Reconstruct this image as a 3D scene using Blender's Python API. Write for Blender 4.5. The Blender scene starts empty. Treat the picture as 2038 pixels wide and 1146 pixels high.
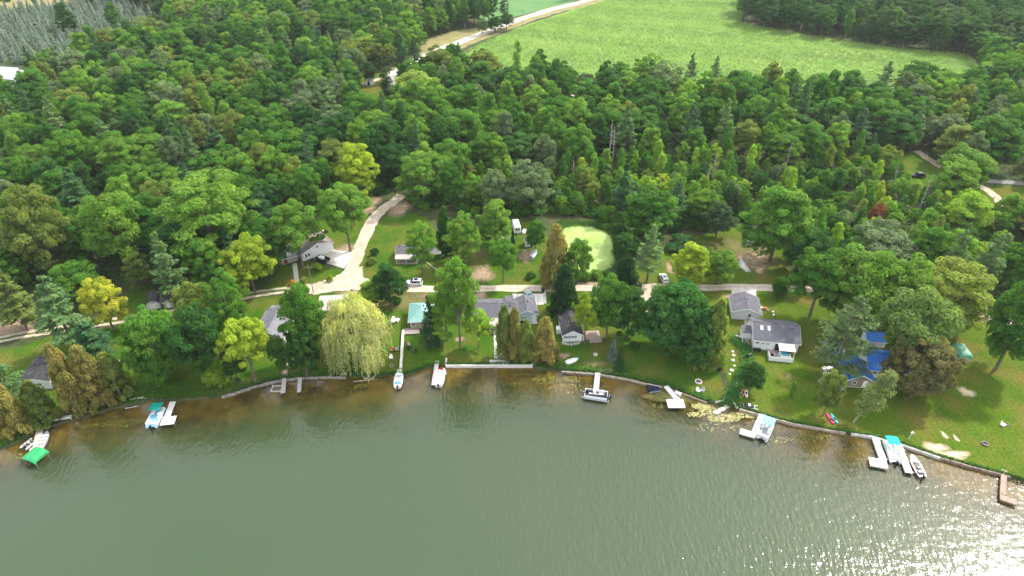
import bpy, bmesh, math, random
import numpy as np
from mathutils import Vector, Matrix
from mathutils.geometry import tessellate_polygon

random.seed(7)
rng = np.random.default_rng(7)
R = math.radians
scene = bpy.context.scene
COL = scene.collection

# ------------------------------------------------------------------ camera
CAM_H, PITCH, FPX = 108.0, R(35.0), 24.0 / 36.0 * 2038
cam_d = bpy.data.cameras.new('camera')
cam_d.lens = 24.0
cam_d.sensor_width = 36.0
cam_d.clip_end = 8000
cam = bpy.data.objects.new('camera', cam_d)
cam.location = (0, 0, CAM_H)
cam.rotation_euler = (R(90) - PITCH, 0, 0)
COL.objects.link(cam)
scene.camera = cam

# ------------------------------------------------------------------ sky, sun, exposure
SUN_AZ, SUN_EL = R(54), R(47)          # azimuth measured from +Y towards +X
world = bpy.data.worlds.new('World')
scene.world = world
world.use_nodes = True
wn = world.node_tree
bg = wn.nodes['Background']
sky = wn.nodes.new('ShaderNodeTexSky')
sky.sky_type = 'NISHITA'
sky.sun_disc = False
sky.sun_elevation = SUN_EL
sky.sun_rotation = SUN_AZ
sky.air_density = 1.0
sky.dust_density = 4.0
sky.ozone_density = 1.0
veil = wn.nodes.new('ShaderNodeMix')          # thin high cloud veil over the whole sky
veil.data_type = 'RGBA'
veil.inputs[0].default_value = 0.6
veil.inputs[7].default_value = (8.4, 8.6, 8.9, 1)
wn.links.new(sky.outputs[0], veil.inputs[6])
wn.links.new(veil.outputs[2], bg.inputs[0])
bg.inputs[1].default_value = 0.15
sun_d = bpy.data.lights.new('sun', 'SUN')
sun_d.energy = 3.1
sun_d.angle = R(3.5)
sun_d.color = (1.0, 0.93, 0.82)
sun = bpy.data.objects.new('sun', sun_d)
sun.rotation_euler = Vector((math.sin(SUN_AZ) * math.cos(SUN_EL), math.cos(SUN_AZ) * math.cos(SUN_EL), math.sin(SUN_EL))).to_track_quat('Z', 'Y').to_euler()
sun.location = (150, 120, 200)
COL.objects.link(sun)
scene.view_settings.view_transform = 'Standard'
scene.view_settings.look = 'None'
scene.view_settings.exposure = 1.0
scene.view_settings.gamma = 1.0
scene.view_settings.use_curve_mapping = False
scene.render.engine = 'CYCLES'
scene.cycles.max_bounces = 6
scene.cycles.diffuse_bounces = 4
scene.cycles.glossy_bounces = 2
scene.cycles.transmission_bounces = 3
scene.cycles.transparent_max_bounces = 6
scene.cycles.caustics_reflective = False
scene.cycles.caustics_refractive = False

WATER_Z = -0.5
CF, SF = math.cos(PITCH), math.sin(PITCH)


def G(px, py, z=0.0):
    """survey of the site: where the ground (height z) lies that the photograph shows at px, py"""
    u, v = (px - 1019) / FPX, (573 - py) / FPX
    dx, dy, dz = u, CF + v * SF, -SF + v * CF
    t = (z - CAM_H) / dz
    return Vector((dx * t, dy * t, z))


def proj(x, y, z=0.0):
    zr = z - CAM_H
    dep = y * CF - zr * SF
    up = y * SF + zr * CF
    return 1019 + FPX * x / dep, 573 - FPX * up / dep


def scale_at(p):
    return FPX / (p.y * CF + (CAM_H - p.z) * SF)


def height_for(p, py):
    k = (573 - py) / FPX
    return CAM_H + p.y * (k * CF - SF) / (CF + k * SF)


# ------------------------------------------------------------------ materials
MATS = {}


def new_mat(name):
    m = bpy.data.materials.new(name)
    m.use_nodes = True
    return m, m.node_tree, m.node_tree.nodes['Principled BSDF']


def N(nt, kind, **kw):
    n = nt.nodes.new(kind)
    for k, v in kw.items():
        setattr(n, k, v)
    return n


def mat(name, c1, c2=None, rough=0.75, scale=3.0, bump=0.0, detail=5.0, c3=None, scale3=0.3, spec=0.3, metal=0.0, stretch=None, lo=0.35, hi=0.65, bscale=None, feather=False, stripes=0.0, p3=(0.52, 0.70)):
    """two tone mottled material, with an optional third colour in larger patches"""
    m, nt, p = new_mat(name)
    p.inputs['Roughness'].default_value = rough
    p.inputs['Specular IOR Level'].default_value = spec
    p.inputs['Metallic'].default_value = metal
    c2 = c2 or tuple(x * 0.8 for x in c1)
    tc = N(nt, 'ShaderNodeTexCoord')
    src = tc.outputs['Object']
    if stretch:
        mp = N(nt, 'ShaderNodeMapping')
        mp.inputs['Scale'].default_value = stretch
        nt.links.new(src, mp.inputs[0])
        src = mp.outputs[0]
    n1 = N(nt, 'ShaderNodeTexNoise')
    n1.inputs['Scale'].default_value = scale
    n1.inputs['Detail'].default_value = detail
    nt.links.new(src, n1.inputs['Vector'])
    r1 = N(nt, 'ShaderNodeValToRGB')
    r1.color_ramp.elements[0].position = lo
    r1.color_ramp.elements[1].position = hi
    r1.color_ramp.elements[0].color = (*c1, 1)
    r1.color_ramp.elements[1].color = (*c2, 1)
    nt.links.new(n1.outputs['Fac'], r1.inputs[0])
    out = r1.outputs[0]
    if c3:
        n3 = N(nt, 'ShaderNodeTexNoise')
        n3.inputs['Scale'].default_value = scale3
        n3.inputs['Detail'].default_value = 6
        nt.links.new(tc.outputs['Object'], n3.inputs['Vector'])
        r3 = N(nt, 'ShaderNodeValToRGB')
        r3.color_ramp.elements[0].position = p3[0]
        r3.color_ramp.elements[1].position = p3[1]
        nt.links.new(n3.outputs['Fac'], r3.inputs[0])
        mx = N(nt, 'ShaderNodeMix', data_type='RGBA')
        nt.links.new(r3.outputs[0], mx.inputs[0])
        nt.links.new(out, mx.inputs[6])
        mx.inputs[7].default_value = (*c3, 1)
        out = mx.outputs[2]
    if stripes:      # faint mowing lines
        wv = N(nt, 'ShaderNodeTexWave', bands_direction='X')
        wv.inputs['Scale'].default_value = 0.22
        wv.inputs['Distortion'].default_value = 3.0
        wv.inputs['Detail'].default_value = 2.0
        wv.inputs['Detail Scale'].default_value = 0.4
        nt.links.new(tc.outputs['Object'], wv.inputs['Vector'])
        fn = N(nt, 'ShaderNodeTexNoise')
        fn.inputs['Scale'].default_value = 2.2
        fn.inputs['Detail'].default_value = 6
        nt.links.new(tc.outputs['Object'], fn.inputs['Vector'])
        ad2 = N(nt, 'ShaderNodeMath', operation='MULTIPLY_ADD')
        nt.links.new(wv.outputs['Fac'], ad2.inputs[0])
        ad2.inputs[1].default_value = 0.05
        nt.links.new(fn.outputs['Fac'], ad2.inputs[2])
        mrs = N(nt, 'ShaderNodeMapRange')
        mrs.inputs['From Min'].default_value = 0.28
        mrs.inputs['From Max'].default_value = 0.85
        mrs.inputs['To Min'].default_value = 1 - stripes
        mrs.inputs['To Max'].default_value = 1 + stripes
        nt.links.new(ad2.outputs[0], mrs.inputs['Value'])
        vm = N(nt, 'ShaderNodeVectorMath', operation='SCALE')
        nt.links.new(out, vm.inputs[0])
        nt.links.new(mrs.outputs[0], vm.inputs['Scale'])
        out = vm.outputs[0]
    nt.links.new(out, p.inputs['Base Color'])
    if bump:
        b = N(nt, 'ShaderNodeBump')
        b.inputs['Strength'].default_value = 0.8
        b.inputs['Distance'].default_value = bump
        nb = n1
        if bscale:
            nb = N(nt, 'ShaderNodeTexNoise')
            nb.inputs['Scale'].default_value = bscale
            nb.inputs['Detail'].default_value = 4
            nt.links.new(src, nb.inputs['Vector'])
        nt.links.new(nb.outputs['Fac'], b.inputs['Height'])
        nt.links.new(b.outputs[0], p.inputs['Normal'])
    if feather:      # patch that thins out into the grass round its rim
        ea = N(nt, 'ShaderNodeAttribute', attribute_name='edge')
        nf = N(nt, 'ShaderNodeTexNoise')
        nf.inputs['Scale'].default_value = 1.3
        nf.inputs['Detail'].default_value = 6
        nt.links.new(tc.outputs['Object'], nf.inputs['Vector'])
        ad = N(nt, 'ShaderNodeMath', operation='ADD')
        nt.links.new(ea.outputs['Fac'], ad.inputs[0])
        nt.links.new(nf.outputs['Fac'], ad.inputs[1])
        mr = N(nt, 'ShaderNodeMapRange')
        mr.inputs['From Min'].default_value = 0.45
        mr.inputs['From Max'].default_value = 1.55
        nt.links.new(ad.outputs[0], mr.inputs['Value'])
        tr = N(nt, 'ShaderNodeBsdfTransparent')
        ms = N(nt, 'ShaderNodeMixShader')
        nt.links.new(mr.outputs[0], ms.inputs[0])
        nt.links.new(tr.outputs[0], ms.inputs[1])
        nt.links.new(p.outputs[0], ms.inputs[2])
        nt.links.new(ms.outputs[0], nt.nodes['Material Output'].inputs[0])
    MATS[name] = m
    return m


def foliage_mat(name, transl=0.5, rough=0.55):
    m, nt, p = new_mat(name)
    oi = N(nt, 'ShaderNodeObjectInfo')
    at = N(nt, 'ShaderNodeAttribute', attribute_name='v')
    hs = N(nt, 'ShaderNodeHueSaturation')

    def mad(sock, mul, add):
        n = N(nt, 'ShaderNodeMath', operation='MULTIPLY_ADD')
        nt.links.new(sock, n.inputs[0])
        n.inputs[1].default_value = mul
        n.inputs[2].default_value = add
        return n.outputs[0]

    def add(a, b, op='ADD'):
        n = N(nt, 'ShaderNodeMath', operation=op)
        nt.links.new(a, n.inputs[0])
        nt.links.new(b, n.inputs[1])
        return n.outputs[0]
    tco = N(nt, 'ShaderNodeTexCoord')
    nz = N(nt, 'ShaderNodeTexNoise')          # patches of paler and yellower leaf through one crown
    nz.inputs['Scale'].default_value = 0.30
    nz.inputs['Detail'].default_value = 2
    ofs = N(nt, 'ShaderNodeVectorMath', operation='ADD')
    nt.links.new(tco.outputs['Object'], ofs.inputs[0])
    sc_ = N(nt, 'ShaderNodeVectorMath', operation='SCALE')
    nt.links.new(oi.outputs['Location'], sc_.inputs[0])
    sc_.inputs['Scale'].default_value = 1.7
    nt.links.new(sc_.outputs[0], ofs.inputs[1])
    nt.links.new(ofs.outputs[0], nz.inputs['Vector'])
    h = add(add(mad(at.outputs['Fac'], -0.026, 0.517), mad(oi.outputs['Random'], -0.016, 0.008)), mad(nz.outputs['Fac'], -0.07, 0.035))
    nt.links.new(h, hs.inputs['Hue'])
    nt.links.new(add(mad(at.outputs['Fac'], 1.0, 0.66), mad(oi.outputs['Random'], 0.30, 0.85), 'MULTIPLY'), hs.inputs['Value'])
    ti = N(nt, 'ShaderNodeAttribute', attribute_name='tint', attribute_type='INSTANCER')
    va = N(nt, 'ShaderNodeVectorMath', operation='ADD')
    nt.links.new(oi.outputs['Color'], va.inputs[0])
    nt.links.new(ti.outputs['Color'], va.inputs[1])
    nt.links.new(va.outputs[0], hs.inputs['Color'])
    nt.links.new(hs.outputs[0], p.inputs['Base Color'])
    p.inputs['Roughness'].default_value = rough
    p.inputs['Specular IOR Level'].default_value = 0.06
    tr = N(nt, 'ShaderNodeBsdfTranslucent')
    t2 = N(nt, 'ShaderNodeMix', data_type='RGBA', blend_type='MULTIPLY')
    t2.inputs[0].default_value = 1
    nt.links.new(hs.outputs[0], t2.inputs[6])
    t2.inputs[7].default_value = (1.45, 1.65, 0.6, 1)
    nt.links.new(t2.outputs[2], tr.inputs['Color'])
    mx = N(nt, 'ShaderNodeMixShader')
    mx.inputs[0].default_value = transl
    nt.links.new(p.outputs[0], mx.inputs[1])
    nt.links.new(tr.outputs[0], mx.inputs[2])
    nt.links.new(mx.outputs[0], nt.nodes['Material Output'].inputs[0])
    MATS[name] = m
    return m


FOL = foliage_mat('foliage')
NEEDLE = foliage_mat('needles', 0.28, 0.6)
mat('bark', (0.10, 0.08, 0.06), (0.20, 0.17, 0.14), 0.9, 2.0, 0.03, stretch=(6, 6, 0.6))
mat('pale_bark', (0.30, 0.27, 0.23), (0.42, 0.39, 0.35), 0.9, 2.0, 0.02, stretch=(6, 6, 1))
mat('dead_wood', (0.30, 0.26, 0.22), (0.42, 0.38, 0.34), 0.9, 2.0)
mat('rough_ground', (0.030, 0.045, 0.013), (0.055, 0.075, 0.020), 0.95, 0.35, 0.15, c3=(0.085, 0.070, 0.032), scale3=0.06, bscale=1.5)
mat('lawn_grass', (0.040, 0.100, 0.008), (0.066, 0.124, 0.012), 0.9, 0.22, 0.05, c3=(0.115, 0.110, 0.024), scale3=0.11, bscale=6, spec=0.03, stripes=0.42, p3=(0.45, 0.72))
mat('dry_lawn_grass', (0.056, 0.112, 0.008), (0.084, 0.130, 0.013), 0.9, 0.25, 0.05, c3=(0.140, 0.118, 0.030), scale3=0.13, bscale=6, spec=0.03, stripes=0.42, p3=(0.45, 0.72))
mat('meadow', (0.16, 0.17, 0.05), (0.25, 0.20, 0.10), 0.95, 0.2, 0.1)
mat('field_soil', (0.14, 0.24, 0.045), (0.18, 0.27, 0.06), 0.95, 0.05, 0.2, c3=(0.22, 0.28, 0.08), scale3=0.02, bscale=1.2)
mat('far_field', (0.07, 0.17, 0.05), (0.09, 0.19, 0.06), 0.95, 0.05, 0.1)
mat('gravel', (0.37, 0.305, 0.23), (0.50, 0.43, 0.335), 0.95, 0.9, 0.03, c3=(0.36, 0.29, 0.21), scale3=0.25, bscale=9)
mat('track_gravel', (0.46, 0.40, 0.32), (0.56, 0.50, 0.41), 0.95, 0.9, 0.02)
mat('asphalt_grey', (0.20, 0.19, 0.18), (0.26, 0.25, 0.24), 0.9, 0.6)
mat('far_gravel', (0.48, 0.43, 0.37), (0.54, 0.50, 0.44), 0.95, 0.5, 0.02)
mat('dirt', (0.26, 0.18, 0.11), (0.36, 0.27, 0.18), 0.95, 0.8, 0.05)
mat('sand', (0.55, 0.45, 0.28), (0.62, 0.53, 0.36), 0.95, 1.0, 0.03)
mat('pale_gravel', (0.62, 0.58, 0.54), (0.72, 0.69, 0.66), 0.95, 1.0, 0.03)
mat('dirt_patch', (0.26, 0.18, 0.11), (0.36, 0.27, 0.18), 0.95, 0.8, 0.05, feather=True)
mat('sand_patch', (0.55, 0.45, 0.28), (0.62, 0.53, 0.36), 0.95, 1.0, 0.03, feather=True)
mat('gravel_patch', (0.66, 0.62, 0.60), (0.76, 0.73, 0.72), 0.95, 1.0, 0.03, feather=True)
mat('dry_patch', (0.11, 0.13, 0.03), (0.16, 0.145, 0.05), 0.95, 0.5, 0.05, feather=True)
mat('concrete', (0.46, 0.43, 0.40), (0.56, 0.53, 0.49), 0.9, 0.6, 0.02, c3=(0.38, 0.34, 0.30), scale3=0.4)
mat('stone', (0.36, 0.33, 0.28), (0.60, 0.57, 0.50), 0.9, 1.4, 0.05)
mat('shore_stone', (0.20, 0.18, 0.15), (0.36, 0.33, 0.28), 0.9, 1.4, 0.05)
mat('white_stone', (0.56, 0.53, 0.46), (0.70, 0.67, 0.60), 0.9, 1.5, 0.03)
mat('white_siding', (0.74, 0.75, 0.76), (0.80, 0.80, 0.80), 0.6, 0.8, 0.0)
mat('grey_siding', (0.52, 0.54, 0.55), (0.58, 0.60, 0.61), 0.6, 0.8)
mat('blue_siding', (0.38, 0.50, 0.58), (0.44, 0.56, 0.63), 0.6, 0.8)
mat('tan_siding', (0.40, 0.34, 0.27), (0.48, 0.42, 0.34), 0.7, 0.8)
mat('red_boards', (0.22, 0.035, 0.02), (0.30, 0.05, 0.03), 0.8, 2)
mat('shingle_slate', (0.085, 0.085, 0.10), (0.135, 0.135, 0.155), 0.9, 2.2, 0.03, c3=(0.16, 0.155, 0.165), scale3=0.5, stretch=(1, 2.5, 1), spec=0.08)
mat('shingle_black', (0.030, 0.030, 0.034), (0.060, 0.060, 0.066), 0.85, 2.0, 0.03, c3=(0.09, 0.088, 0.09), scale3=0.5, stretch=(1, 2.5, 1), spec=0.08)
mat('shingle_brown', (0.12, 0.10, 0.09), (0.19, 0.165, 0.15), 0.9, 1.8, 0.03, c3=(0.24, 0.21, 0.19), scale3=0.4, spec=0.08)
mat('roof_felt', (0.34, 0.30, 0.28), (0.42, 0.38, 0.35), 0.9, 1.0)
mat('metal_roof_grey', (0.12, 0.12, 0.145), (0.17, 0.17, 0.195), 0.6, 0.7, c3=(0.24, 0.23, 0.24), scale3=0.4, spec=0.2)
mat('metal_roof_white', (0.46, 0.46, 0.50), (0.52, 0.52, 0.56), 0.5, 0.5)
mat('metal_roof_teal', (0.15, 0.33, 0.30), (0.20, 0.38, 0.35), 0.45, 0.9, spec=0.5)
mat('metal_roof_blue', (0.022, 0.16, 0.56), (0.035, 0.20, 0.62), 0.5, 0.8, spec=0.5)
mat('green_tarp', (0.02, 0.27, 0.09), (0.035, 0.32, 0.12), 0.5, 1.0)
mat('sage_tarp', (0.16, 0.40, 0.27), (0.22, 0.46, 0.33), 0.5, 1.0)
mat('teal_canvas', (0.0, 0.22, 0.17), (0.0, 0.26, 0.20), 0.7, 2.0)
mat('turquoise_canvas', (0.0, 0.42, 0.46), (0.01, 0.48, 0.52), 0.7, 2.0)
mat('skyblue_canvas', (0.16, 0.46, 0.68), (0.22, 0.52, 0.74), 0.7, 2.0)
mat('white_vinyl', (0.76, 0.75, 0.73), (0.82, 0.81, 0.79), 0.45, 2.0)
mat('white_paint', (0.78, 0.78, 0.78), (0.82, 0.82, 0.82), 0.3, 2.0, spec=0.5)
mat('car_paint', (0.76, 0.77, 0.78), (0.80, 0.80, 0.81), 0.2, 2.0, spec=0.6)
mat('teal_car_paint', (0.18, 0.42, 0.46), (0.22, 0.46, 0.50), 0.2, 2.0, spec=0.6)
mat('black_paint', (0.015, 0.015, 0.017), (0.03, 0.03, 0.033), 0.4, 2.0)
mat('dark_rubber', (0.02, 0.02, 0.02), (0.035, 0.035, 0.035), 0.8, 3.0)
mat('glass', (0.015, 0.02, 0.025), (0.03, 0.035, 0.04), 0.08, 1.0, spec=0.7)
mat('sky_glass', (0.30, 0.40, 0.48), (0.38, 0.48, 0.55), 0.05, 1.0, spec=0.9)
mat('aluminium', (0.55, 0.56, 0.58), (0.65, 0.66, 0.68), 0.35, 2.0, metal=0.8)
mat('navy_vinyl', (0.012, 0.015, 0.035), (0.02, 0.024, 0.05), 0.4, 2.0)
mat('grey_vinyl', (0.30, 0.31, 0.34), (0.38, 0.39, 0.41), 0.5, 2.0)
mat('maroon_vinyl', (0.25, 0.03, 0.03), (0.32, 0.05, 0.05), 0.5, 2.0)
mat('dock_grey', (0.40, 0.36, 0.34), (0.52, 0.48, 0.45), 0.9, 1.2, 0.02, stretch=(1, 5, 1))
mat('dock_white', (0.66, 0.65, 0.64), (0.74, 0.73, 0.72), 0.8, 1.2, 0.02, stretch=(1, 5, 1))
mat('dock_brown', (0.24, 0.18, 0.13), (0.36, 0.29, 0.23), 0.9, 1.2, 0.02, stretch=(1, 5, 1))
mat('timber', (0.30, 0.24, 0.18), (0.42, 0.36, 0.28), 0.9, 1.5, 0.02)
mat('old_timber', (0.17, 0.13, 0.09), (0.28, 0.22, 0.17), 0.9, 1.5, 0.02)
mat('deck_wood', (0.30, 0.23, 0.19), (0.38, 0.30, 0.25), 0.85, 1.5, 0.02)
mat('orange_plastic', (0.62, 0.14, 0.01), (0.70, 0.18, 0.015), 0.4, 2.0)
mat('lime_plastic', (0.06, 0.45, 0.20), (0.08, 0.50, 0.24), 0.4, 2.0)
mat('pink_plastic', (0.60, 0.04, 0.10), (0.66, 0.06, 0.13), 0.4, 2.0)
mat('aqua_plastic', (0.02, 0.48, 0.52), (0.03, 0.54, 0.58), 0.4, 2.0)
mat('red_plastic', (0.45, 0.02, 0.02), (0.5, 0.03, 0.03), 0.4, 2.0)
mat('tub_water', (0.10, 0.40, 0.50), (0.15, 0.46, 0.56), 0.1, 2.0)
mat('duckweed', (0.21, 0.33, 0.05), (0.33, 0.42, 0.14), 0.6, 0.12, 0.0, c3=(0.17, 0.27, 0.03), scale3=0.12, spec=0.4)
mat('lily_pads', (0.10, 0.12, 0.015), (0.18, 0.17, 0.03), 0.5, 0.6)
mat('algae_scum', (0.26, 0.25, 0.08), (0.34, 0.32, 0.14), 0.7, 0.5)
mat('lake_bed', (0.36, 0.22, 0.045), (0.14, 0.10, 0.025), 0.95, 0.3, 0.0, c3=(0.48, 0.31, 0.07), scale3=0.10, lo=0.42, hi=0.62, detail=8)

# ------------------------------------------------------------------ object helpers


def tag(o, label=None, cat=None, group=None, kind=None):
    if label: o['label'] = label
    if cat: o['category'] = cat
    if group: o['group'] = group
    if kind: o['kind'] = kind
    return o


def thing(name, label, cat, loc=(0, 0, 0), rz=0.0, group=None):
    o = bpy.data.objects.new(name, None)
    o.empty_display_size = 0.3
    COL.objects.link(o)
    o.location = loc
    o.rotation_euler = (0, 0, rz)
    return tag(o, label, cat, group)


class MB:
    def __init__(self):
        self.v, self.f = [], []

    def add(self, vs, fs):
        o = len(self.v)
        self.v += [tuple(x) for x in vs]
        self.f += [[i + o for i in f] for f in fs]
        return self

    def box(self, x0, x1, y0, y1, z0, z1):
        return self.add([(x0, y0, z0), (x1, y0, z0), (x1, y1, z0), (x0, y1, z0), (x0, y0, z1), (x1, y0, z1), (x1, y1, z1), (x0, y1, z1)],
                        [(3, 2, 1, 0), (4, 5, 6, 7), (0, 1, 5, 4), (1, 2, 6, 5), (2, 3, 7, 6), (3, 0, 4, 7)])

    def hexa(self, bot, top):
        return self.add(list(bot) + list(top), [(3, 2, 1, 0), (4, 5, 6, 7), (0, 1, 5, 4), (1, 2, 6, 5), (2, 3, 7, 6), (3, 0, 4, 7)])

    def slab(self, ps, t):
        ps = [Vector(p) for p in ps]
        n = (ps[1] - ps[0]).cross(ps[2] - ps[0]).normalized()
        if n.z < 0: n = -n
        k = len(ps)
        bot = [p - n * t for p in ps]
        return self.add(bot + ps, [tuple(range(k - 1, -1, -1)), tuple(range(k, 2 * k))] + [(i, (i + 1) % k, (i + 1) % k + k, i + k) for i in range(k)])

    def prism(self, poly, z0, z1):
        k = len(poly)
        return self.add([(p[0], p[1], z0) for p in poly] + [(p[0], p[1], z1) for p in poly],
                        [tuple(range(k - 1, -1, -1)), tuple(range(k, 2 * k))] + [(i, (i + 1) % k, (i + 1) % k + k, i + k) for i in range(k)])

    def prism_y(self, poly, y0, y1):
        k = len(poly)
        return self.add([(p[0], y0, p[1]) for p in poly] + [(p[0], y1, p[1]) for p in poly],
                        [tuple(range(k)), tuple(range(2 * k - 1, k - 1, -1))] + [(i, i + k, (i + 1) % k + k, (i + 1) % k) for i in range(k)])

    def prism_x(self, poly, x0, x1):
        k = len(poly)
        return self.add([(x0, p[0], p[1]) for p in poly] + [(x1, p[0], p[1]) for p in poly],
                        [tuple(range(k - 1, -1, -1)), tuple(range(k, 2 * k))] + [(i, (i + 1) % k, (i + 1) % k + k, i + k) for i in range(k)])

    def tube(self, p, q, r0, r1=None, n=8):
        p, q = Vector(p), Vector(q)
        r1 = r0 if r1 is None else r1
        d = (q - p).normalized()
        a = d.cross(Vector((0, 0, 1)) if abs(d.z) < 0.9 else Vector((1, 0, 0))).normalized()
        b = d.cross(a)
        vs = []
        for c, r in ((p, r0), (q, r1)):
            for i in range(n):
                t = 2 * math.pi * i / n
                vs.append(c + (a * math.cos(t) + b * math.sin(t)) * r)
        return self.add(vs, [tuple(range(n)), tuple(range(2 * n - 1, n - 1, -1))] + [(i, i + n, (i + 1) % n + n, (i + 1) % n) for i in range(n)])

    def loft(self, rings, cap=True):
        n = len(rings[0])
        vs = [p for r in rings for p in r]
        fs = []
        for j in range(len(rings) - 1):
            for i in range(n):
                fs.append((j * n + i, j * n + (i + 1) % n, (j + 1) * n + (i + 1) % n, (j + 1) * n + i))
        if cap:
            fs += [tuple(range(n - 1, -1, -1)), tuple(range((len(rings) - 1) * n, len(rings) * n))]
        return self.add(vs, fs)

    def build(self, name, m, parent=None, smooth=False, bevel=0.0):
        me = bpy.data.meshes.new(name)
        me.from_pydata(self.v, [], self.f)
        if bevel:
            bm = bmesh.new()
            bm.from_mesh(me)
            bmesh.ops.recalc_face_normals(bm, faces=bm.faces)
            bmesh.ops.bevel(bm, geom=[e for e in bm.edges if e.is_manifold and e.calc_face_angle(0) > 0.5], offset=bevel, segments=2, affect='EDGES', profile=0.6)
            bm.to_mesh(me)
            bm.free()
        else:
            bm = bmesh.new()
            bm.from_mesh(me)
            bmesh.ops.recalc_face_normals(bm, faces=bm.faces)
            bm.to_mesh(me)
            bm.free()
        if any(len(f) for f in self.f) and len(me.polygons):
            nz = sum(pl.normal.z * pl.area for pl in me.polygons)
            tot = sum(pl.area for pl in me.polygons)
            if nz < -0.5 * tot:
                me.flip_normals()
        me.materials.append(MATS[m] if isinstance(m, str) else m)
        if smooth:
            me.polygons.foreach_set('use_smooth', [True] * len(me.polygons))
        o = bpy.data.objects.new(name, me)
        COL.objects.link(o)
        o.parent = parent
        return o


def sheet(name, polys, m, z=0.02, kind='structure'):
    """flat ground sheet from world xy polygons"""
    vs, fs = [], []
    for poly in polys:
        o = len(vs)
        vs += [(p[0], p[1], z) for p in poly]
        fs += [tuple(i + o for i in t) for t in tessellate_polygon([[Vector((p[0], p[1], 0)) for p in poly]])]
    mb = MB()
    mb.add(vs, fs)
    ob = mb.build(name, m)
    ob['kind'] = kind
    return ob


def pxpoly(pts, z=0.0):
    return [G(x, y, z) for x, y in pts]


def rough_edge(poly, step=2.0, amp=0.5, seed=0):
    r = random.Random(seed)
    out = []
    n = len(poly)
    for i in range(n):
        a, b = Vector(poly[i][:2]), Vector(poly[(i + 1) % n][:2])
        L = (b - a).length
        k = max(1, int(L / step))
        nn = Vector((-(b - a).y, (b - a).x)).normalized() if L > 0 else Vector((0, 0))
        for j in range(k):
            out.append(a + (b - a) * (j / k) + nn * r.uniform(-amp, amp))
    return out


def smooth_line(pts, n=6):
    out = []
    P = [Vector(p) for p in pts]
    for i in range(len(P) - 1):
        p0, p1, p2, p3 = P[max(i - 1, 0)], P[i], P[i + 1], P[min(i + 2, len(P) - 1)]
        for k in range(n):
            t = k / n
            out.append(0.5 * ((2 * p1) + (p2 - p0) * t + (2 * p0 - 5 * p1 + 4 * p2 - p3) * t * t + (3 * p1 - p0 - 3 * p2 + p3) * t ** 3))
    out.append(P[-1])
    return out


def ribbon(name, pxs, width, m, z, n=6, jit=0.25, seed=1):
    r = random.Random(seed)
    line = smooth_line([G(x, y) for x, y in pxs], n)
    L, Rr = [], []
    for i, p in enumerate(line):
        a, b = line[max(i - 1, 0)], line[min(i + 1, len(line) - 1)]
        d = (b - a)
        nn = Vector((-d.y, d.x, 0)).normalized()
        L.append(p + nn * (width / 2 + r.uniform(-jit, jit)))
        Rr.append(p - nn * (width / 2 + r.uniform(-jit, jit)))
    vs = [(p.x, p.y, z) for pr in zip(L, Rr) for p in pr]
    mb = MB()
    mb.add(vs, [(2 * i, 2 * i + 1, 2 * i + 3, 2 * i + 2) for i in range(len(line) - 1)])
    ob = mb.build(name, m)
    ob['kind'] = 'structure'
    return ob, line


def blob(px, py, rx, ry, seed, n=22, amp=0.25):
    """irregular patch on the ground, rx and ry in metres"""
    r = random.Random(seed)
    c = G(px, py)
    ph = [r.uniform(0, 6.28) for _ in range(4)]
    out = []
    for i in range(n):
        a = 2 * math.pi * i / n
        k = 1 + amp * (math.sin(2 * a + ph[0]) * .5 + math.sin(3 * a + ph[1]) * .5 + math.sin(5 * a + ph[2]) * .3 + r.uniform(-.15, .15))
        out.append((c.x + rx * k * math.cos(a), c.y + ry * k * math.sin(a)))
    return out


def patch(name, px, py, rx, ry, m, z, seed):
    """ground patch with a worn, feathered rim"""
    rim = blob(px, py, rx * 1.25, ry * 1.25, seed, 24)
    c = G(px, py)
    vs, al = [(c.x, c.y, z)], [1.0]
    for k, a in ((0.45, 0.80), (0.75, 0.42), (1.0, -0.1)):
        for p in rim:
            vs.append((c.x + (p[0] - c.x) * k, c.y + (p[1] - c.y) * k, z))
            al.append(a)
    fs = [(0, 1 + i, 1 + (i + 1) % 24) for i in range(24)]
    for j in range(2):
        o = 1 + 24 * j
        fs += [(o + i, o + 24 + i, o + 24 + (i + 1) % 24, o + (i + 1) % 24) for i in range(24)]
    ob = MB().add(vs, fs).build(name, m)
    ob.data.attributes.new('edge', 'FLOAT', 'POINT').data.foreach_set('value', al)
    ob['kind'] = 'structure'
    return ob

# ------------------------------------------------------------------ shoreline, ground, lake
SHORE_PX = [(-500, 1010), (-200, 950), (0, 892), (40, 876), (85, 855), (140, 835), (200, 820), (252, 806), (300, 797), (345, 796), (400, 792), (440, 788), (470, 780), (505, 768), (561, 755), (596, 751),
            (652, 749), (690, 749), (740, 748), (783, 745), (806, 746), (833, 737), (862, 727), (884, 727), (1060, 727), (1075, 733), (1123, 737), (1160, 740), (1185, 742), (1242, 751), (1289, 762), (1323, 769), (1365, 783), (1407, 799),
            (1440, 806), (1471, 813), (1512, 825), (1578, 843), (1682, 862), (1735, 869), (1784, 881), (1872, 911), (1997, 945), (2038, 957), (2250, 1010), (2600, 1090)]
SHORE = [G(x, y) for x, y in SHORE_PX]
SX = np.array([p.x for p in SHORE])
SY = np.array([p.y for p in SHORE])


def shore_y(x):
    return float(np.interp(x, SX, SY))


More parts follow.
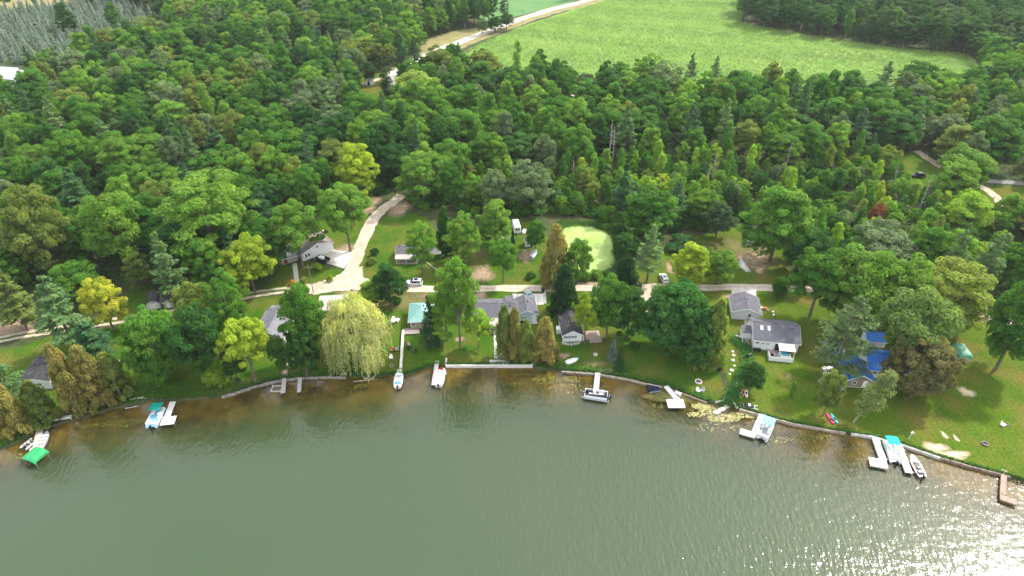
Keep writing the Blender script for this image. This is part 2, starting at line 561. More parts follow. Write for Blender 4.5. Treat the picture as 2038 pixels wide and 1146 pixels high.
def grid_strip(name, xs, ss, zs, m, hill=False):
    vs, fs = [], []
    for s, z in zip(ss, zs):
        for x in xs:
            vs.append((x, shore_y(x) + s + (0.25 * math.sin(x * 1.7) + 0.2 * math.sin(x * 0.63 + 1)) * (1 if -3 < s < 2 else 0), z))
    k = len(xs)
    for j in range(len(ss) - 1):
        for i in range(k - 1):
            fs.append((j * k + i, j * k + i + 1, (j + 1) * k + i + 1, (j + 1) * k + i))
    o = MB().add(vs, fs).build(name, m, smooth=True)
    return tag(o, kind='structure')


xs = sorted(set([-4000, -2500, -1500, -900, -600, -400, -300, -250] + list(np.arange(-210, 211, 1.5)) + [250, 300, 400, 600, 900, 1500, 2500, 4000]))
grid_strip('ground', xs, [0.0, 0.35, 0.9, 3, 8, 20, 50, 120, 300, 700, 1500, 3500, 6000], [-0.52, -0.16, 0, 0, 0, 0, 0, 0, 0, 0, 0, 0, 0], 'rough_ground')
grid_strip('lake_bed', xs, [-4000, -500, -100, -40, -16, -9, -5, -2.5, -0.8, 0.0], [-6, -6, -5.5, -4.2, -2.6, -1.9, -1.45, -1.05, -0.72, -0.52], 'lake_bed')

# water: clear in the shallows, murky green with depth (turbidity follows the depth of the water column)
wx = xs
ws = [-4000, -900, -300, -120, -70, -40, -28, -20, -14, -10, -7, -4.5, -2.5, -1, 0.3]
wdep = [1, 1, 1, 1, 1, 1, .99, .93, .76, .54, .34, .19, .11, .07, .05]
vs, fs, dv = [], [], []
for s, dpt in zip(ws, wdep):
    for x in wx:
        vs.append((x, shore_y(x) + s, WATER_Z))
        dv.append(dpt)
k = len(wx)
for j in range(len(ws) - 1):
    for i in range(k - 1):
        fs.append((j * k + i, j * k + i + 1, (j + 1) * k + i + 1, (j + 1) * k + i))
wm, nt, p = new_mat('water')
p.inputs['Base Color'].default_value = (0.052, 0.066, 0.040, 1)
p.inputs['Roughness'].default_value = 0.5
p.inputs['Specular IOR Level'].default_value = 0.0
tc = N(nt, 'ShaderNodeTexCoord')
nl = N(nt, 'ShaderNodeTexNoise')
nl.inputs['Scale'].default_value = 0.02
nl.inputs['Detail'].default_value = 3
nt.links.new(tc.outputs['Object'], nl.inputs['Vector'])
rl = N(nt, 'ShaderNodeValToRGB')
rl.color_ramp.elements[0].position, rl.color_ramp.elements[1].position = .35, .65
rl.color_ramp.elements[0].color = (0.031, 0.056, 0.021, 1)
rl.color_ramp.elements[1].color = (0.038, 0.059, 0.027, 1)
nt.links.new(nl.outputs['Fac'], rl.inputs[0])
nt.links.new(rl.outputs[0], p.inputs['Base Color'])
mp1 = N(nt, 'ShaderNodeMapping')
mp1.inputs['Rotation'].default_value = (0, 0, R(35))
mp1.inputs['Scale'].default_value = (1.0, 0.38, 1)
nt.links.new(tc.outputs['Object'], mp1.inputs[0])
w1 = N(nt, 'ShaderNodeTexNoise')
w1.inputs['Scale'].default_value = 1.5
w1.inputs['Detail'].default_value = 3.0
w1.inputs['Roughness'].default_value = 0.55
nt.links.new(mp1.outputs[0], w1.inputs['Vector'])
mp2 = N(nt, 'ShaderNodeMapping')
mp2.inputs['Rotation'].default_value = (0, 0, R(-20))
mp2.inputs['Scale'].default_value = (0.5, 1.0, 1)
nt.links.new(tc.outputs['Object'], mp2.inputs[0])
w2 = N(nt, 'ShaderNodeTexNoise')
w2.inputs['Scale'].default_value = 0.7
w2.inputs['Detail'].default_value = 2.0
nt.links.new(mp2.outputs[0], w2.inputs['Vector'])
wa = N(nt, 'ShaderNodeMath', operation='MULTIPLY_ADD')
nt.links.new(w2.outputs['Fac'], wa.inputs[0])
wa.inputs[1].default_value = 0.55
nt.links.new(w1.outputs['Fac'], wa.inputs[2])
bp = N(nt, 'ShaderNodeBump')
bp.inputs['Strength'].default_value = 1.0
bp.inputs['Distance'].default_value = 0.10
mp3 = N(nt, 'ShaderNodeMapping')            # wind lanes: calmer and rougher streaks
mp3.inputs['Rotation'].default_value = (0, 0, R(-25))
mp3.inputs['Scale'].default_value = (0.010, 0.035, 1)
nt.links.new(tc.outputs['Object'], mp3.inputs[0])
w3 = N(nt, 'ShaderNodeTexNoise')
w3.inputs['Scale'].default_value = 1.0
w3.inputs['Detail'].default_value = 4
nt.links.new(mp3.outputs[0], w3.inputs['Vector'])
r3_ = N(nt, 'ShaderNodeMapRange')
r3_.inputs['From Min'].default_value = 0.35
r3_.inputs['From Max'].default_value = 0.65
r3_.inputs['To Min'].default_value = 0.55
r3_.inputs['To Max'].default_value = 1.35
nt.links.new(w3.outputs['Fac'], r3_.inputs['Value'])
wb_ = N(nt, 'ShaderNodeMath', operation='MULTIPLY')
nt.links.new(wa.outputs[0], wb_.inputs[0])
nt.links.new(r3_.outputs[0], wb_.inputs[1])
nt.links.new(wb_.outputs[0], bp.inputs['Height'])
gl = N(nt, 'ShaderNodeBsdfGlossy')
gl.inputs['Roughness'].default_value = 0.09
gl.inputs['Color'].default_value = (1, 1, 1, 1)
nt.links.new(bp.outputs[0], gl.inputs['Normal'])
fr = N(nt, 'ShaderNodeFresnel')
fr.inputs['IOR'].default_value = 1.5
nt.links.new(bp.outputs[0], fr.inputs['Normal'])
tp = N(nt, 'ShaderNodeBsdfTransparent')
tp.inputs['Color'].default_value = (0.90, 0.90, 0.74, 1)
da = N(nt, 'ShaderNodeAttribute', attribute_name='depth')
m1 = N(nt, 'ShaderNodeMixShader')
nt.links.new(da.outputs['Fac'], m1.inputs[0])
nt.links.new(tp.outputs[0], m1.inputs[1])
nt.links.new(p.outputs[0], m1.inputs[2])
m2 = N(nt, 'ShaderNodeMixShader')
nt.links.new(fr.outputs[0], m2.inputs[0])
nt.links.new(m1.outputs[0], m2.inputs[1])
nt.links.new(gl.outputs[0], m2.inputs[2])
nt.links.new(m2.outputs[0], nt.nodes['Material Output'].inputs[0])
MATS['water'] = wm
lake = MB().add(vs, fs).build('lake_water', 'water', smooth=True)
lake['kind'] = 'structure'
at_ = lake.data.attributes.new('depth', 'FLOAT', 'POINT')
at_.data.foreach_set('value', dv)

# ------------------------------------------------------------------ lawns, fields, roads
shore_edge = [(float(x), shore_y(x) + 0.75) for x in np.arange(-190, 190, 2.0)]
lane_n = [G(x, y) for x, y in [(2500, 700), (2250, 660), (2060, 632), (1900, 600), (1700, 578), (1400, 574), (900, 577), (730, 575), (640, 585), (520, 592), (400, 622), (240, 650), (120, 662), (40, 690), (-60, 700), (-400, 730)]]
sheet('lawn', [[p for p in shore_edge if p[0] < 50] + [(50, lane_n[5].y)] + [(p.x, p.y) for p in lane_n if p.x < 50]], 'lawn_grass', 0.012)
sheet('lawn', [[p for p in shore_edge if p[0] >= 50] + [(p.x, p.y) for p in lane_n if p.x > 50] + [(50, lane_n[5].y)]], 'dry_lawn_grass', 0.013)
LAWNS = {
    'a': [(505, 588), (540, 560), (560, 520), (600, 512), (680, 540), (690, 552), (620, 572)],
    'b': [(618, 470), (632, 440), (660, 415), (712, 410), (735, 430), (720, 475), (706, 520), (656, 492)],
    'c': [(715, 566), (715, 520), (735, 470), (775, 420), (850, 432), (880, 470), (960, 455), (1010, 440), (1080, 440), (1090, 490), (1105, 566), (810, 570)],
    'd': [(1250, 566), (1262, 530), (1320, 490), (1420, 462), (1480, 448), (1545, 470), (1575, 540), (1590, 568)],
    'e': [(246, 650), (236, 600), (262, 575), (300, 565), (345, 610), (340, 628)],
    'f': [(1785, 310), (1840, 305), (1875, 330), (1870, 375), (1790, 372)],
    'g': [(1930, 370), (2060, 370), (2060, 450), (1990, 430)],
    'h': [(712, 150), (800, 138), (815, 180), (775, 250), (715, 250)],
    'i': [(10, 150), (70, 150), (70, 200), (20, 205)],
}
for i, (kk, pl) in enumerate(LAWNS.items()):
    sheet('lawn', [rough_edge(pxpoly(pl), 2.0, 0.6, i)], 'dry_lawn_grass' if kk in 'dgh' else 'lawn_grass', 0.014 + 0.0005 * i)
FIELD = [(915, 116), (955, 88), (1040, 52), (1120, 26), (1215, -6), (1290, -40), (1500, -40), (1475, 45), (1560, 62), (1680, 82), (1830, 100), (1935, 112), (1960, 150), (1930, 200), (1700, 205), (1450, 200), (1250, 188), (1100, 180), (960, 152)]
sheet('corn_field', [rough_edge(pxpoly(FIELD), 6, 0.8, 3)], 'field_soil', 0.016)
FIELD2 = [(955, 48), (930, 0), (925, -40), (1180, -40), (1140, 4), (1030, 32)]
sheet('crop_field', [rough_edge(pxpoly(FIELD2), 6, 0.8, 4)], 'far_field', 0.016)
FIELD3 = [(-20, 22), (60, 14), (165, 6), (165, -60), (-300, -60), (-300, 40)]
sheet('meadow', [rough_edge(pxpoly(FIELD3), 6, 0.8, 5)], 'meadow', 0.016)
FIELD4 = [(1995, -30), (2090, -30), (2140, 60), (2010, 36)]
sheet('crop_field', [rough_edge(pxpoly(FIELD4), 6, 0.8, 6)], 'far_field', 0.016)
MEADOW = [(832, 118), (838, 80), (900, 62), (950, 55), (965, 62), (900, 90), (850, 118)]
sheet('meadow', [rough_edge(pxpoly(MEADOW), 3, 0.8, 7)], 'meadow', 0.018)
ribbon('road_verge', [(1330, -57), (1250, -27), (1170, 3), (1100, 21), (1030, 43), (940, 77), (880, 100), (838, 118), (800, 141)], 13.0, 'meadow', 0.022, jit=.8, seed=31)

_, LANE = ribbon('gravel_lane', [(-300, 745), (-80, 700), (0, 676), (60, 664), (120, 655), (240, 637), (340, 622), (430, 602), (510, 585), (570, 577), (620, 571), (680, 566), (730, 570), (810, 574), (900, 575), (1000, 574), (1180, 573), (1290, 571), (1400, 572), (1500, 572), (1600, 575), (1700, 578), (1850, 596), (1970, 632), (2150, 660), (2400, 700)], 3.1, 'gravel', 0.040)
_, BRANCH = ribbon('gravel_lane', [(680, 568), (693, 548), (703, 528), (714, 500), (727, 468), (744, 436), (762, 416), (783, 402), (800, 388)], 3.8, 'gravel', 0.044, seed=3)
sheet('gravel_junction', [rough_edge(pxpoly([(600, 574), (640, 560), (672, 548), (690, 532), (722, 530), (722, 552), (745, 562), (790, 572), (760, 578), (700, 577), (640, 584), (612, 586)]), .8, 0.45, 8)], 'gravel', 0.048)
sheet('concrete_driveway', [pxpoly([(624, 516), (655, 491), (668, 498), (700, 501), (702, 512), (684, 534)])], 'concrete', 0.052)
ribbon('grass_strip', [(-80, 700), (0, 676), (60, 664), (120, 655), (240, 637), (340, 622), (430, 602), (510, 585), (560, 578), (600, 574)], .8, 'lawn_grass', .045, jit=.15)
for off_ in (-.75, .75):
    L_ = [(G(x, y) + Vector((0, off_, 0))) for x, y in [(810, 574), (900, 575), (1000, 574), (1180, 573), (1290, 571), (1400, 572), (1500, 572), (1600, 575), (1700, 578)]]
    ribbon('wheel_track', [proj(p.x, p.y) for p in L_], .5, 'track_gravel', .044, jit=.14, seed=int(off_ * 10))
ribbon('gravel_drive', [(1300, 572), (1288, 585), (1284, 600), (1286, 615), (1291, 630)], 4.4, 'gravel', 0.046, seed=4)
sheet('gravel_apron', [pxpoly([(1456, 572), (1505, 572), (1505, 592), (1456, 592)])], 'concrete', 0.046)
_, FROAD = ribbon('gravel_road', [(1330, -60), (1250, -30), (1170, 0), (1100, 18), (1030, 40), (940, 74), (880, 97), (838, 115), (800, 138), (770, 150)], 6.0, 'far_gravel', 0.05, seed=5)
ribbon('gravel_lane', [(820, 140), (780, 150), (745, 160), (720, 170)], 3.0, 'gravel', 0.046, seed=6)
ribbon('gravel_lane', [(715, 214), (740, 222), (775, 228), (800, 235)], 4.5, 'gravel', 0.044, seed=7)
ribbon('gravel_lane', [(1120, 183), (1150, 190), (1190, 194)], 6.0, 'gravel', 0.044, seed=8)
ribbon('gravel_lane', [(1825, 300), (1850, 318), (1880, 335), (1930, 362), (1965, 378), (1988, 398), (1998, 415)], 3.2, 'gravel', 0.044, seed=9)
ribbon('paved_road', [(1960, 360), (2000, 362), (2060, 366), (2200, 372)], 3.2, 'asphalt_grey', 0.042, seed=10)
for i, (m_, a) in enumerate([
        ('dirt', (815, 600, 7, 3.0)), ('dirt', (735, 408, 3, 6)), ('dirt', (795, 415, 4, 5)), ('dirt', (960, 545, 3.0, 4.5)), ('dirt', (1500, 512, 5.0, 8.0)), ('dirt', (690, 497, 3.2, 3.2)), ('dirt', (1047, 509, 2.2, 3.2)),
        ('sand', (1862, 890, 2.2, 1.4)), ('sand', (1897, 905, 3.0, 1.3)), ('sand', (1923, 780, 1.6, 1.6)), ('sand', (1880, 866, .5, 1.0)), ('sand', (1903, 872, .4, 1.0)), ('pale_gravel', (1480, 529, 1.1, 3.4)),
        ('dirt', (1453, 590, 1.8, 1.2)), ('dirt', (705, 583, 3.5, 1.5)), ('dirt', (1122, 708, 1.6, 1.0)), ('dirt', (1333, 534, 1.0, 3)), ('dirt', (1185, 565, 5, 1.2)), ('dirt', (956, 588, 1.6, 2.2)),
        ('dirt', (1975, 638, 4.0, 1.2)), ('dirt', (20, 655, 8, 4)), ('dirt', (120, 208, 3, 10)), ('dirt', (915, 675, 1.3, .9)), ('dirt', (1210, 738, 2.5, .7)), ('meadow', (1570, 750, 1.3, .9)), ('meadow', (1190, 724, 3.5, 1.4)), ('meadow', (800, 600, 9, 3.5)), ('meadow', (1330, 790, 5, 1.6)), ('meadow', (1400, 500, 6, 6)), ('meadow', (1465, 490, 4, 5)), ('meadow', (930, 500, 6, 5))]):
    nm_, mm_ = {'dirt': ('bare_earth', 'dirt_patch'), 'sand': ('sand_patch', 'sand_patch'), 'pale_gravel': ('gravel_patch', 'gravel_patch'), 'meadow': ('dry_grass_patch', 'dry_patch')}[m_]
    patch(nm_, *a, mm_, 0.0200 + 0.0006 * i, i)
# pond
POND = [(1112, 470), (1120, 452), (1150, 449), (1180, 451), (1200, 458), (1218, 470), (1224, 486), (1221, 505), (1226, 520), (1218, 534), (1195, 545), (1160, 545), (1130, 530), (1120, 500)]
sheet('pond_water', [rough_edge(pxpoly(POND), 1.5, 0.35, 9)], 'duckweed', 0.055)

# ------------------------------------------------------------------ tree prototypes (meshes shared by all copies)


def unit(a):
    return a / np.maximum(np.linalg.norm(a, axis=-1, keepdims=True), 1e-9)


def rdir(n):
    return unit(rng.normal(size=(n, 3)))


def leaf_mesh(name, P, Nn, S, V, m, aspect=0.62, T=None):
    """cloud of leaf sprays: one small four-cornered face each"""
    n = len(P)
    Nn = unit(Nn)
    if T is None:
        T = rdir(n)
    T = T - Nn * (T * Nn).sum(1, keepdims=True)
    T = unit(T)
    B = np.cross(Nn, T)
    a = (S * 0.62)[:, None]
    b = (S * 0.62 * aspect)[:, None]
    sk = rng.uniform(-.25, .25, size=(n, 1)) * a
    vv = np.stack([P + T * a, P + B * b + T * sk, P - T * a, P - B * b + T * sk], 1).reshape(-1, 3)
    me = bpy.data.meshes.new(name)
    me.vertices.add(4 * n)
    me.vertices.foreach_set('co', vv.astype(np.float32).ravel())
    me.loops.add(4 * n)
    me.loops.foreach_set('vertex_index', np.arange(4 * n, dtype=np.int32))
    me.polygons.add(n)
    me.polygons.foreach_set('loop_start', np.arange(0, 4 * n, 4, dtype=np.int32))
    me.update(calc_edges=True)
    at = me.attributes.new('v', 'FLOAT', 'FACE')
    at.data.foreach_set('value', np.clip(V, 0, 1).astype(np.float32))
    me.materials.append(m)
    return me


def wood_mesh(name, segs, m, n=6):
    mb = MB()
    for p, q, a, b in segs:
        mb.tube(p, q, a, b, n)
    me = bpy.data.meshes.new(name)
    me.from_pydata(mb.v, [], mb.f)
    me.materials.append(MATS[m])
    return me


def lobes_to_leaves(C, r, m, flat=0.8, up=0.45, out=None, size=0.45, jitter=0.55, contrast=0.5):
    L = len(C)
    tot = L * m
    idx = np.repeat(np.arange(L), m)
    d = rdir(tot)
    d[:, 2] = np.where(d[:, 2] < -0.35, -d[:, 2] * 0.5, d[:, 2])
    d = unit(d)
    rad = r[idx] * np.cbrt(rng.uniform(0.30, 1.15, tot))
    P = C[idx] + d * rad[:, None] * np.array([1, 1, flat])
    Nn = d + np.array([0, 0, up]) + rng.normal(size=(tot, 3)) * jitter
    V = contrast * rng.uniform(0, 1, L)[idx] + (1 - contrast) * rng.uniform(0, 1, tot)
    S = size * rng.uniform(0.65, 1.35, tot)
    return P, Nn, S, V


def proto_broadleaf(name, H=14.0, Rr=5.0, low=0.22, n=58, m=190, squash=1.0, size=0.42, bark='bark', lumpy=0.25, lobe=0.30, trunk=0.24, point=0.0):
    zc, rz = H * (low + 1) / 2, H * (1 - low) / 2
    k = np.arange(n) + .5
    ph = np.pi * (1 + 5 ** .5) * k + rng.uniform(0, 6)
    cz = 1 - 1.75 * k / n
    d = np.stack([np.cos(ph) * np.sqrt(np.maximum(1 - cz ** 2, 0)), np.sin(ph) * np.sqrt(np.maximum(1 - cz ** 2, 0)), cz], 1) + rng.normal(size=(n, 3)) * .12
    d = unit(d)
    a = rng.uniform(0, 6.28, 6)
    az = np.arctan2(d[:, 1], d[:, 0])
    bump = 1 + lumpy * (np.sin(2 * az + a[0]) * .4 + np.sin(3 * az + a[1] + 2 * d[:, 2]) * .5 + np.sin(5 * az + a[2] + 5 * d[:, 2]) * .3) + rng.normal(size=n) * lumpy * .45
    taper = 1 - point * np.clip(d[:, 2], 0, 1)
    lr = lobe * Rr * rng.uniform(.65, 1.3, n)
    rr = np.clip(bump, .55, 1.3) * rng.uniform(.72, 1.0, n)
    C = np.stack([d[:, 0] * (Rr - lr * .8) * rr * taper, d[:, 1] * (Rr - lr * .8) * rr * taper, zc + d[:, 2] * (rz - lr * .6) * np.clip(rr * 1.05, .6, 1.1)], 1)
    P, Nn, S, V = lobes_to_leaves(C, lr, m, 0.8 * squash, size=size)
    segs = [((0, 0, -.3), (0, 0, H * .35), trunk * 1.2, trunk * .85), ((0, 0, H * .34), (.1, .1, H * .72), trunk * .85, trunk * .3)]
    for i in rng.choice(n, 14, replace=False):
        b = Vector((0, 0, H * float(rng.uniform(.25, .5))))
        c = Vector(C[i])
        mid = b.lerp(c, .55) + Vector((0, 0, .3))
        segs += [(b, mid, trunk * .42, trunk * .25), (mid, c, trunk * .25, .03)]
    return leaf_mesh(name, P, Nn, S, V, FOL), wood_mesh(name + '_wood', segs, bark), H, Rr


def proto_poplar(name, H=15.0, Rr=2.4, bark='pale_bark', m=120, n=46):
    z = np.sort(rng.uniform(.22, 1.0, n)) * H
    t = z / H
    prof = np.clip(np.sin(np.pi * np.clip((t - .12) / .93, 0, 1)) ** .7, .12, 1)
    az = rng.uniform(0, 6.28, n)
    rr = Rr * prof * rng.uniform(.25, .85, n)
    lr = Rr * (.28 + .25 * prof) * rng.uniform(.7, 1.2, n)
    C = np.stack([rr * np.cos(az), rr * np.sin(az), z - .3], 1)
    P, Nn, S, V = lobes_to_leaves(C, lr, m, 1.25, up=.3, size=.36)
    segs = [((0, 0, -.3), (0, 0, H * .6), .17, .1), ((0, 0, H * .6), (0, 0, H * .95), .1, .03)]
    for i in range(0, n, 4):
        segs.append(((0, 0, C[i][2] * .8), tuple(C[i]), .05, .02))
    return leaf_mesh(name, P, Nn, S, V, FOL), wood_mesh(name + '_wood', segs, bark), H, Rr


def proto_pine(name, H=19.0, Rr=4.2, low=.22, step=.62, per=5, lv=60, bark='bark', irregular=.3, droop=.05, size=.46):
    Ps, Ns, Ts, Vs = [], [], [], []
    segs = [((0, 0, -.3), (0, 0, H * .5), .26, .17), ((0, 0, H * .5), (0, 0, H * .99), .17, .03)]
    z = low * H
    while z < H * .985:
        t = (z / H - low) / (1 - low)
        prof = (1 - t) ** .75 * (.55 + .45 * min(1, t * 5 + .3))
        for _ in range(per if t < .8 else per - 1):
            az = rng.uniform(0, 6.28)
            L = max(.35, Rr * prof * rng.uniform(1 - irregular * 1.6, 1.08))
            if rng.uniform() < irregular * .35: continue
            rise = rng.uniform(.05, .30) - droop
            dirv = np.array([np.cos(az), np.sin(az), 0])
            k = int(lv * (0.35 + .65 * L / Rr)) + 8
            s = rng.uniform(.22, 1.0, k) ** .75
            side = np.array([-np.sin(az), np.cos(az), 0])
            w = (.10 + .20 * np.sin(np.pi * np.clip(s, 0, 1))) * L
            off = rng.uniform(-1, 1, k)
            P = dirv * (s * L)[:, None] + side * (off * w)[:, None]
            P[:, 2] = z + rise * L * s ** 1.6 + rng.normal(size=k) * .11 - abs(off) * .12
            Ps.append(P)
            Ns.append(np.array([0, 0, 1.0]) + dirv * .25 + rng.normal(size=(k, 3)) * .38)
            Ts.append(dirv + side * off[:, None] * .9 + rng.normal(size=(k, 3)) * .25)
            Vs.append(np.full(k, rng.uniform(0, .5)) + rng.uniform(0, .5, k))
            segs.append(((0, 0, z), tuple(dirv * L * .8 + np.array([0, 0, z + rise * L * .7])), .045, .012))
        z += step * rng.uniform(.8, 1.25)
    P, Nn, T, V = map(np.concatenate, (Ps, Ns, Ts, Vs))
    S = size * rng.uniform(.7, 1.3, len(P))
    return leaf_mesh(name, P, Nn, S, V, NEEDLE, .42, T), wood_mesh(name + '_wood', segs, bark, 5), H, Rr


def proto_spruce(name, H=11.0, Rr=2.3, lv=26, per=7, step=.42, size=.36):
    Ps, Ns, Ts, Vs = [], [], [], []
    z = .06 * H
    while z < H:
        t = z / H
        for _ in range(per if t < .75 else 5):
            az = rng.uniform(0, 6.28)
            L = max(.12, Rr * (1 - t) ** .9 * rng.uniform(.82, 1.08))
            dirv = np.array([np.cos(az), np.sin(az), 0])
            side = np.array([-np.sin(az), np.cos(az), 0])
            k = int(lv * (.25 + .75 * (1 - t)))
            s = rng.uniform(.3, 1.0, k)
            off = rng.uniform(-1, 1, k)
            P = dirv * (s * L)[:, None] + side * (off * .22 * L)[:, None]
            P[:, 2] = z - .22 * L * s + .10 * L * s ** 3 + rng.normal(size=k) * .05
            Ps.append(P)
            Ns.append(np.array([0, 0, .8]) + dirv * .8 + rng.normal(size=(k, 3)) * .3)
            Ts.append(dirv - np.array([0, 0, .35]) + side * off[:, None] * .7)
            Vs.append(rng.uniform(0, .4) + .6 * s * rng.uniform(.4, 1, k))
        z += step * rng.uniform(.85, 1.15)
    P, Nn, T, V = map(np.concatenate, (Ps, Ns, Ts, Vs))
    S = size * rng.uniform(.7, 1.3, len(P))
    return leaf_mesh(name, P, Nn, S, V, NEEDLE, .45, T), wood_mesh(name + '_wood', [((0, 0, -.2), (0, 0, H * .9), .16, .03)], 'bark', 6), H, Rr


def proto_cedar(name, H=10.0, Rr=2.9, n=120, m=100, cone=.55):
    """white cedar: dense ragged column of upright sprays"""
    t = rng.uniform(.03, 1.0, n)
    az = rng.uniform(0, 6.28, n)
    prof = np.where(t < .2, .85 + .75 * t, 1) * (1 - t) ** cone + .04
    rr = Rr * prof * rng.uniform(.5, 1.0, n)
    C = np.stack([rr * np.cos(az), rr * np.sin(az), t * H], 1)
    lr = Rr * .21 * rng.uniform(.6, 1.4, n)
    tot = n * m
    idx = np.repeat(np.arange(n), m)
    d = rdir(tot)
    P = C[idx] + d * (lr[idx] * np.cbrt(rng.uniform(.1, 1.1, tot)))[:, None] * np.array([1, 1, 1.35])
    outw = unit(np.stack([C[:, 0], C[:, 1], np.full(n, .25)], 1))[idx]
    Nn = outw + np.array([0, 0, .35]) + rng.normal(size=(tot, 3)) * .6
    T = np.array([0, 0, 1.0]) + outw * .4 + rng.normal(size=(tot, 3)) * .35
    V = .6 * rng.uniform(0, 1, n)[idx] + .4 * rng.uniform(0, 1, tot)
    S = .34 * rng.uniform(.7, 1.35, tot)
    segs = [((0, 0, -.3), (0, 0, H * .9), .2, .03), ((.3, -.2, -.3), (.5, -.5, H * .4), .12, .05)]
    return leaf_mesh(name, P, Nn, S, V, FOL, .5, T), wood_mesh(name + '_wood', segs, 'pale_bark'), H, Rr


def proto_willow(name, H=15.0, Rr=8.0):
    n = 84
    k = np.arange(n) + .5
    ph = np.pi * (1 + 5 ** .5) * k
    cz = 1 - 1.12 * k / n
    C = np.stack([np.cos(ph) * np.sqrt(1 - np.minimum(cz ** 2, 1)), np.sin(ph) * np.sqrt(1 - np.minimum(cz ** 2, 1)), cz], 1) + rng.normal(size=(n, 3)) * .06
    C = C * np.array([Rr * .86, Rr * .86, H * .46]) * rng.uniform(.82, 1.05, (n, 1)) + np.array([0, 0, H * .50])
    lr = rng.uniform(.9, 1.7, n)
    Ps, Ns, Ts, Vs, Ss = [], [], [], [], []
    for i in range(n):
        outd = unit(np.array([C[i][0], C[i][1], 0.01]))
        v0 = rng.uniform(0, .5)
        for _ in range(34):                       # withes arching over each limb, long curtains low down
            d0 = rdir(1)[0]
            d0[2] = abs(d0[2])
            st = C[i] + d0 * lr[i] * np.array([.75, .75, .7])
            Ln = rng.uniform(.8, 2.0) if C[i][2] > H * .66 else (rng.uniform(1.2, 3.0) if C[i][2] > H * .55 else rng.uniform(2.5, min(7.0, max(3.2, st[2] - .3))))
            kk = int(Ln * 4.2)
            s = np.linspace(0, 1, kk)
            sp = st + (outd * .3 + d0 * .75) * (np.sqrt(s) * min(Ln, 2.2) * .4)[:, None]
            sp[:, 2] = st[2] + .35 * np.sin(np.pi * np.minimum(s * 2, 1)) - Ln * s ** 1.25
            sp += rng.normal(size=(kk, 3)) * .12
            sp = sp[sp[:, 2] > .4]
            if len(sp) == 0: continue
            kk = len(sp)
            Ps.append(sp)
            Ns.append(outd + np.array([0, 0, .35]) + rng.normal(size=(kk, 3)) * .5)
            Ts.append(np.array([0, 0, -1.0]) + outd * .3 + rng.normal(size=(kk, 3)) * .3)
            Vs.append(v0 + rng.uniform(0, .5, kk))
            Ss.append(.5 * rng.uniform(.7, 1.3, kk))
    P, Nn, T, V, S = map(np.concatenate, (Ps, Ns, Ts, Vs, Ss))
    segs = [((0, 0, -.3), (.3, 0, 4.5), .55, .45)]
    for i in range(0, n, 4):
        segs += [((.3, 0, 4.2), tuple(C[i] * np.array([.5, .5, .8])), .25, .14), (tuple(C[i] * np.array([.5, .5, .8])), tuple(C[i]), .14, .04)]
    return leaf_mesh(name, P, Nn, S, V, FOL, .30, T), wood_mesh(name + '_wood', segs, 'bark'), H, Rr


def proto_bush(name, H=2.2, Rr=1.6, n=16, m=90, size=.30):
    az = rng.uniform(0, 6.28, n)
    rr = Rr * np.sqrt(rng.uniform(0, .75, n))
    C = np.stack([rr * np.cos(az), rr * np.sin(az), H * .38 * (1.5 - rr / Rr) * rng.uniform(.6, 1.2, n)], 1)
    P, Nn, S, V = lobes_to_leaves(C, Rr * .42 * rng.uniform(.7, 1.2, n), m, .85, size=size)
    P[:, 2] = np.maximum(P[:, 2], .05)
    return leaf_mesh(name, P, Nn, S, V, FOL), wood_mesh(name + '_wood', [((0, 0, -.1), (0, 0, H * .5), .05, .02), ((0, 0, .1), (.4, .2, H * .5), .04, .02), ((0, 0, .1), (-.4, .3, H * .5), .04, .02)], 'bark', 5), H, Rr


def proto_dead(name, H=13.0, Rr=2.5, k=34):
    segs = [((0, 0, -.2), (.2, .1, H * .6), .2, .11), ((.2, .1, H * .6), (.35, 0, H), .11, .02)]
    for _ in range(k):
        z = H * rng.uniform(.28, .97)
        az = rng.uniform(0, 6.28)
        L = Rr * rng.uniform(.35, 1.0) * (1.15 - z / H * .7)
        b = Vector((.3 * z / H, .05, z))
        e = b + Vector((math.cos(az) * L, math.sin(az) * L, L * rng.uniform(.1, .7)))
        segs.append((b, e, .05, .015))
        e2 = b.lerp(e, .6)
        segs.append((e2, e2 + Vector((math.cos(az + .7) * L * .4, math.sin(az + .7) * L * .4, L * .3)), .025, .01))
    return None, wood_mesh(name + '_wood', segs, 'dead_wood', 5), H, Rr


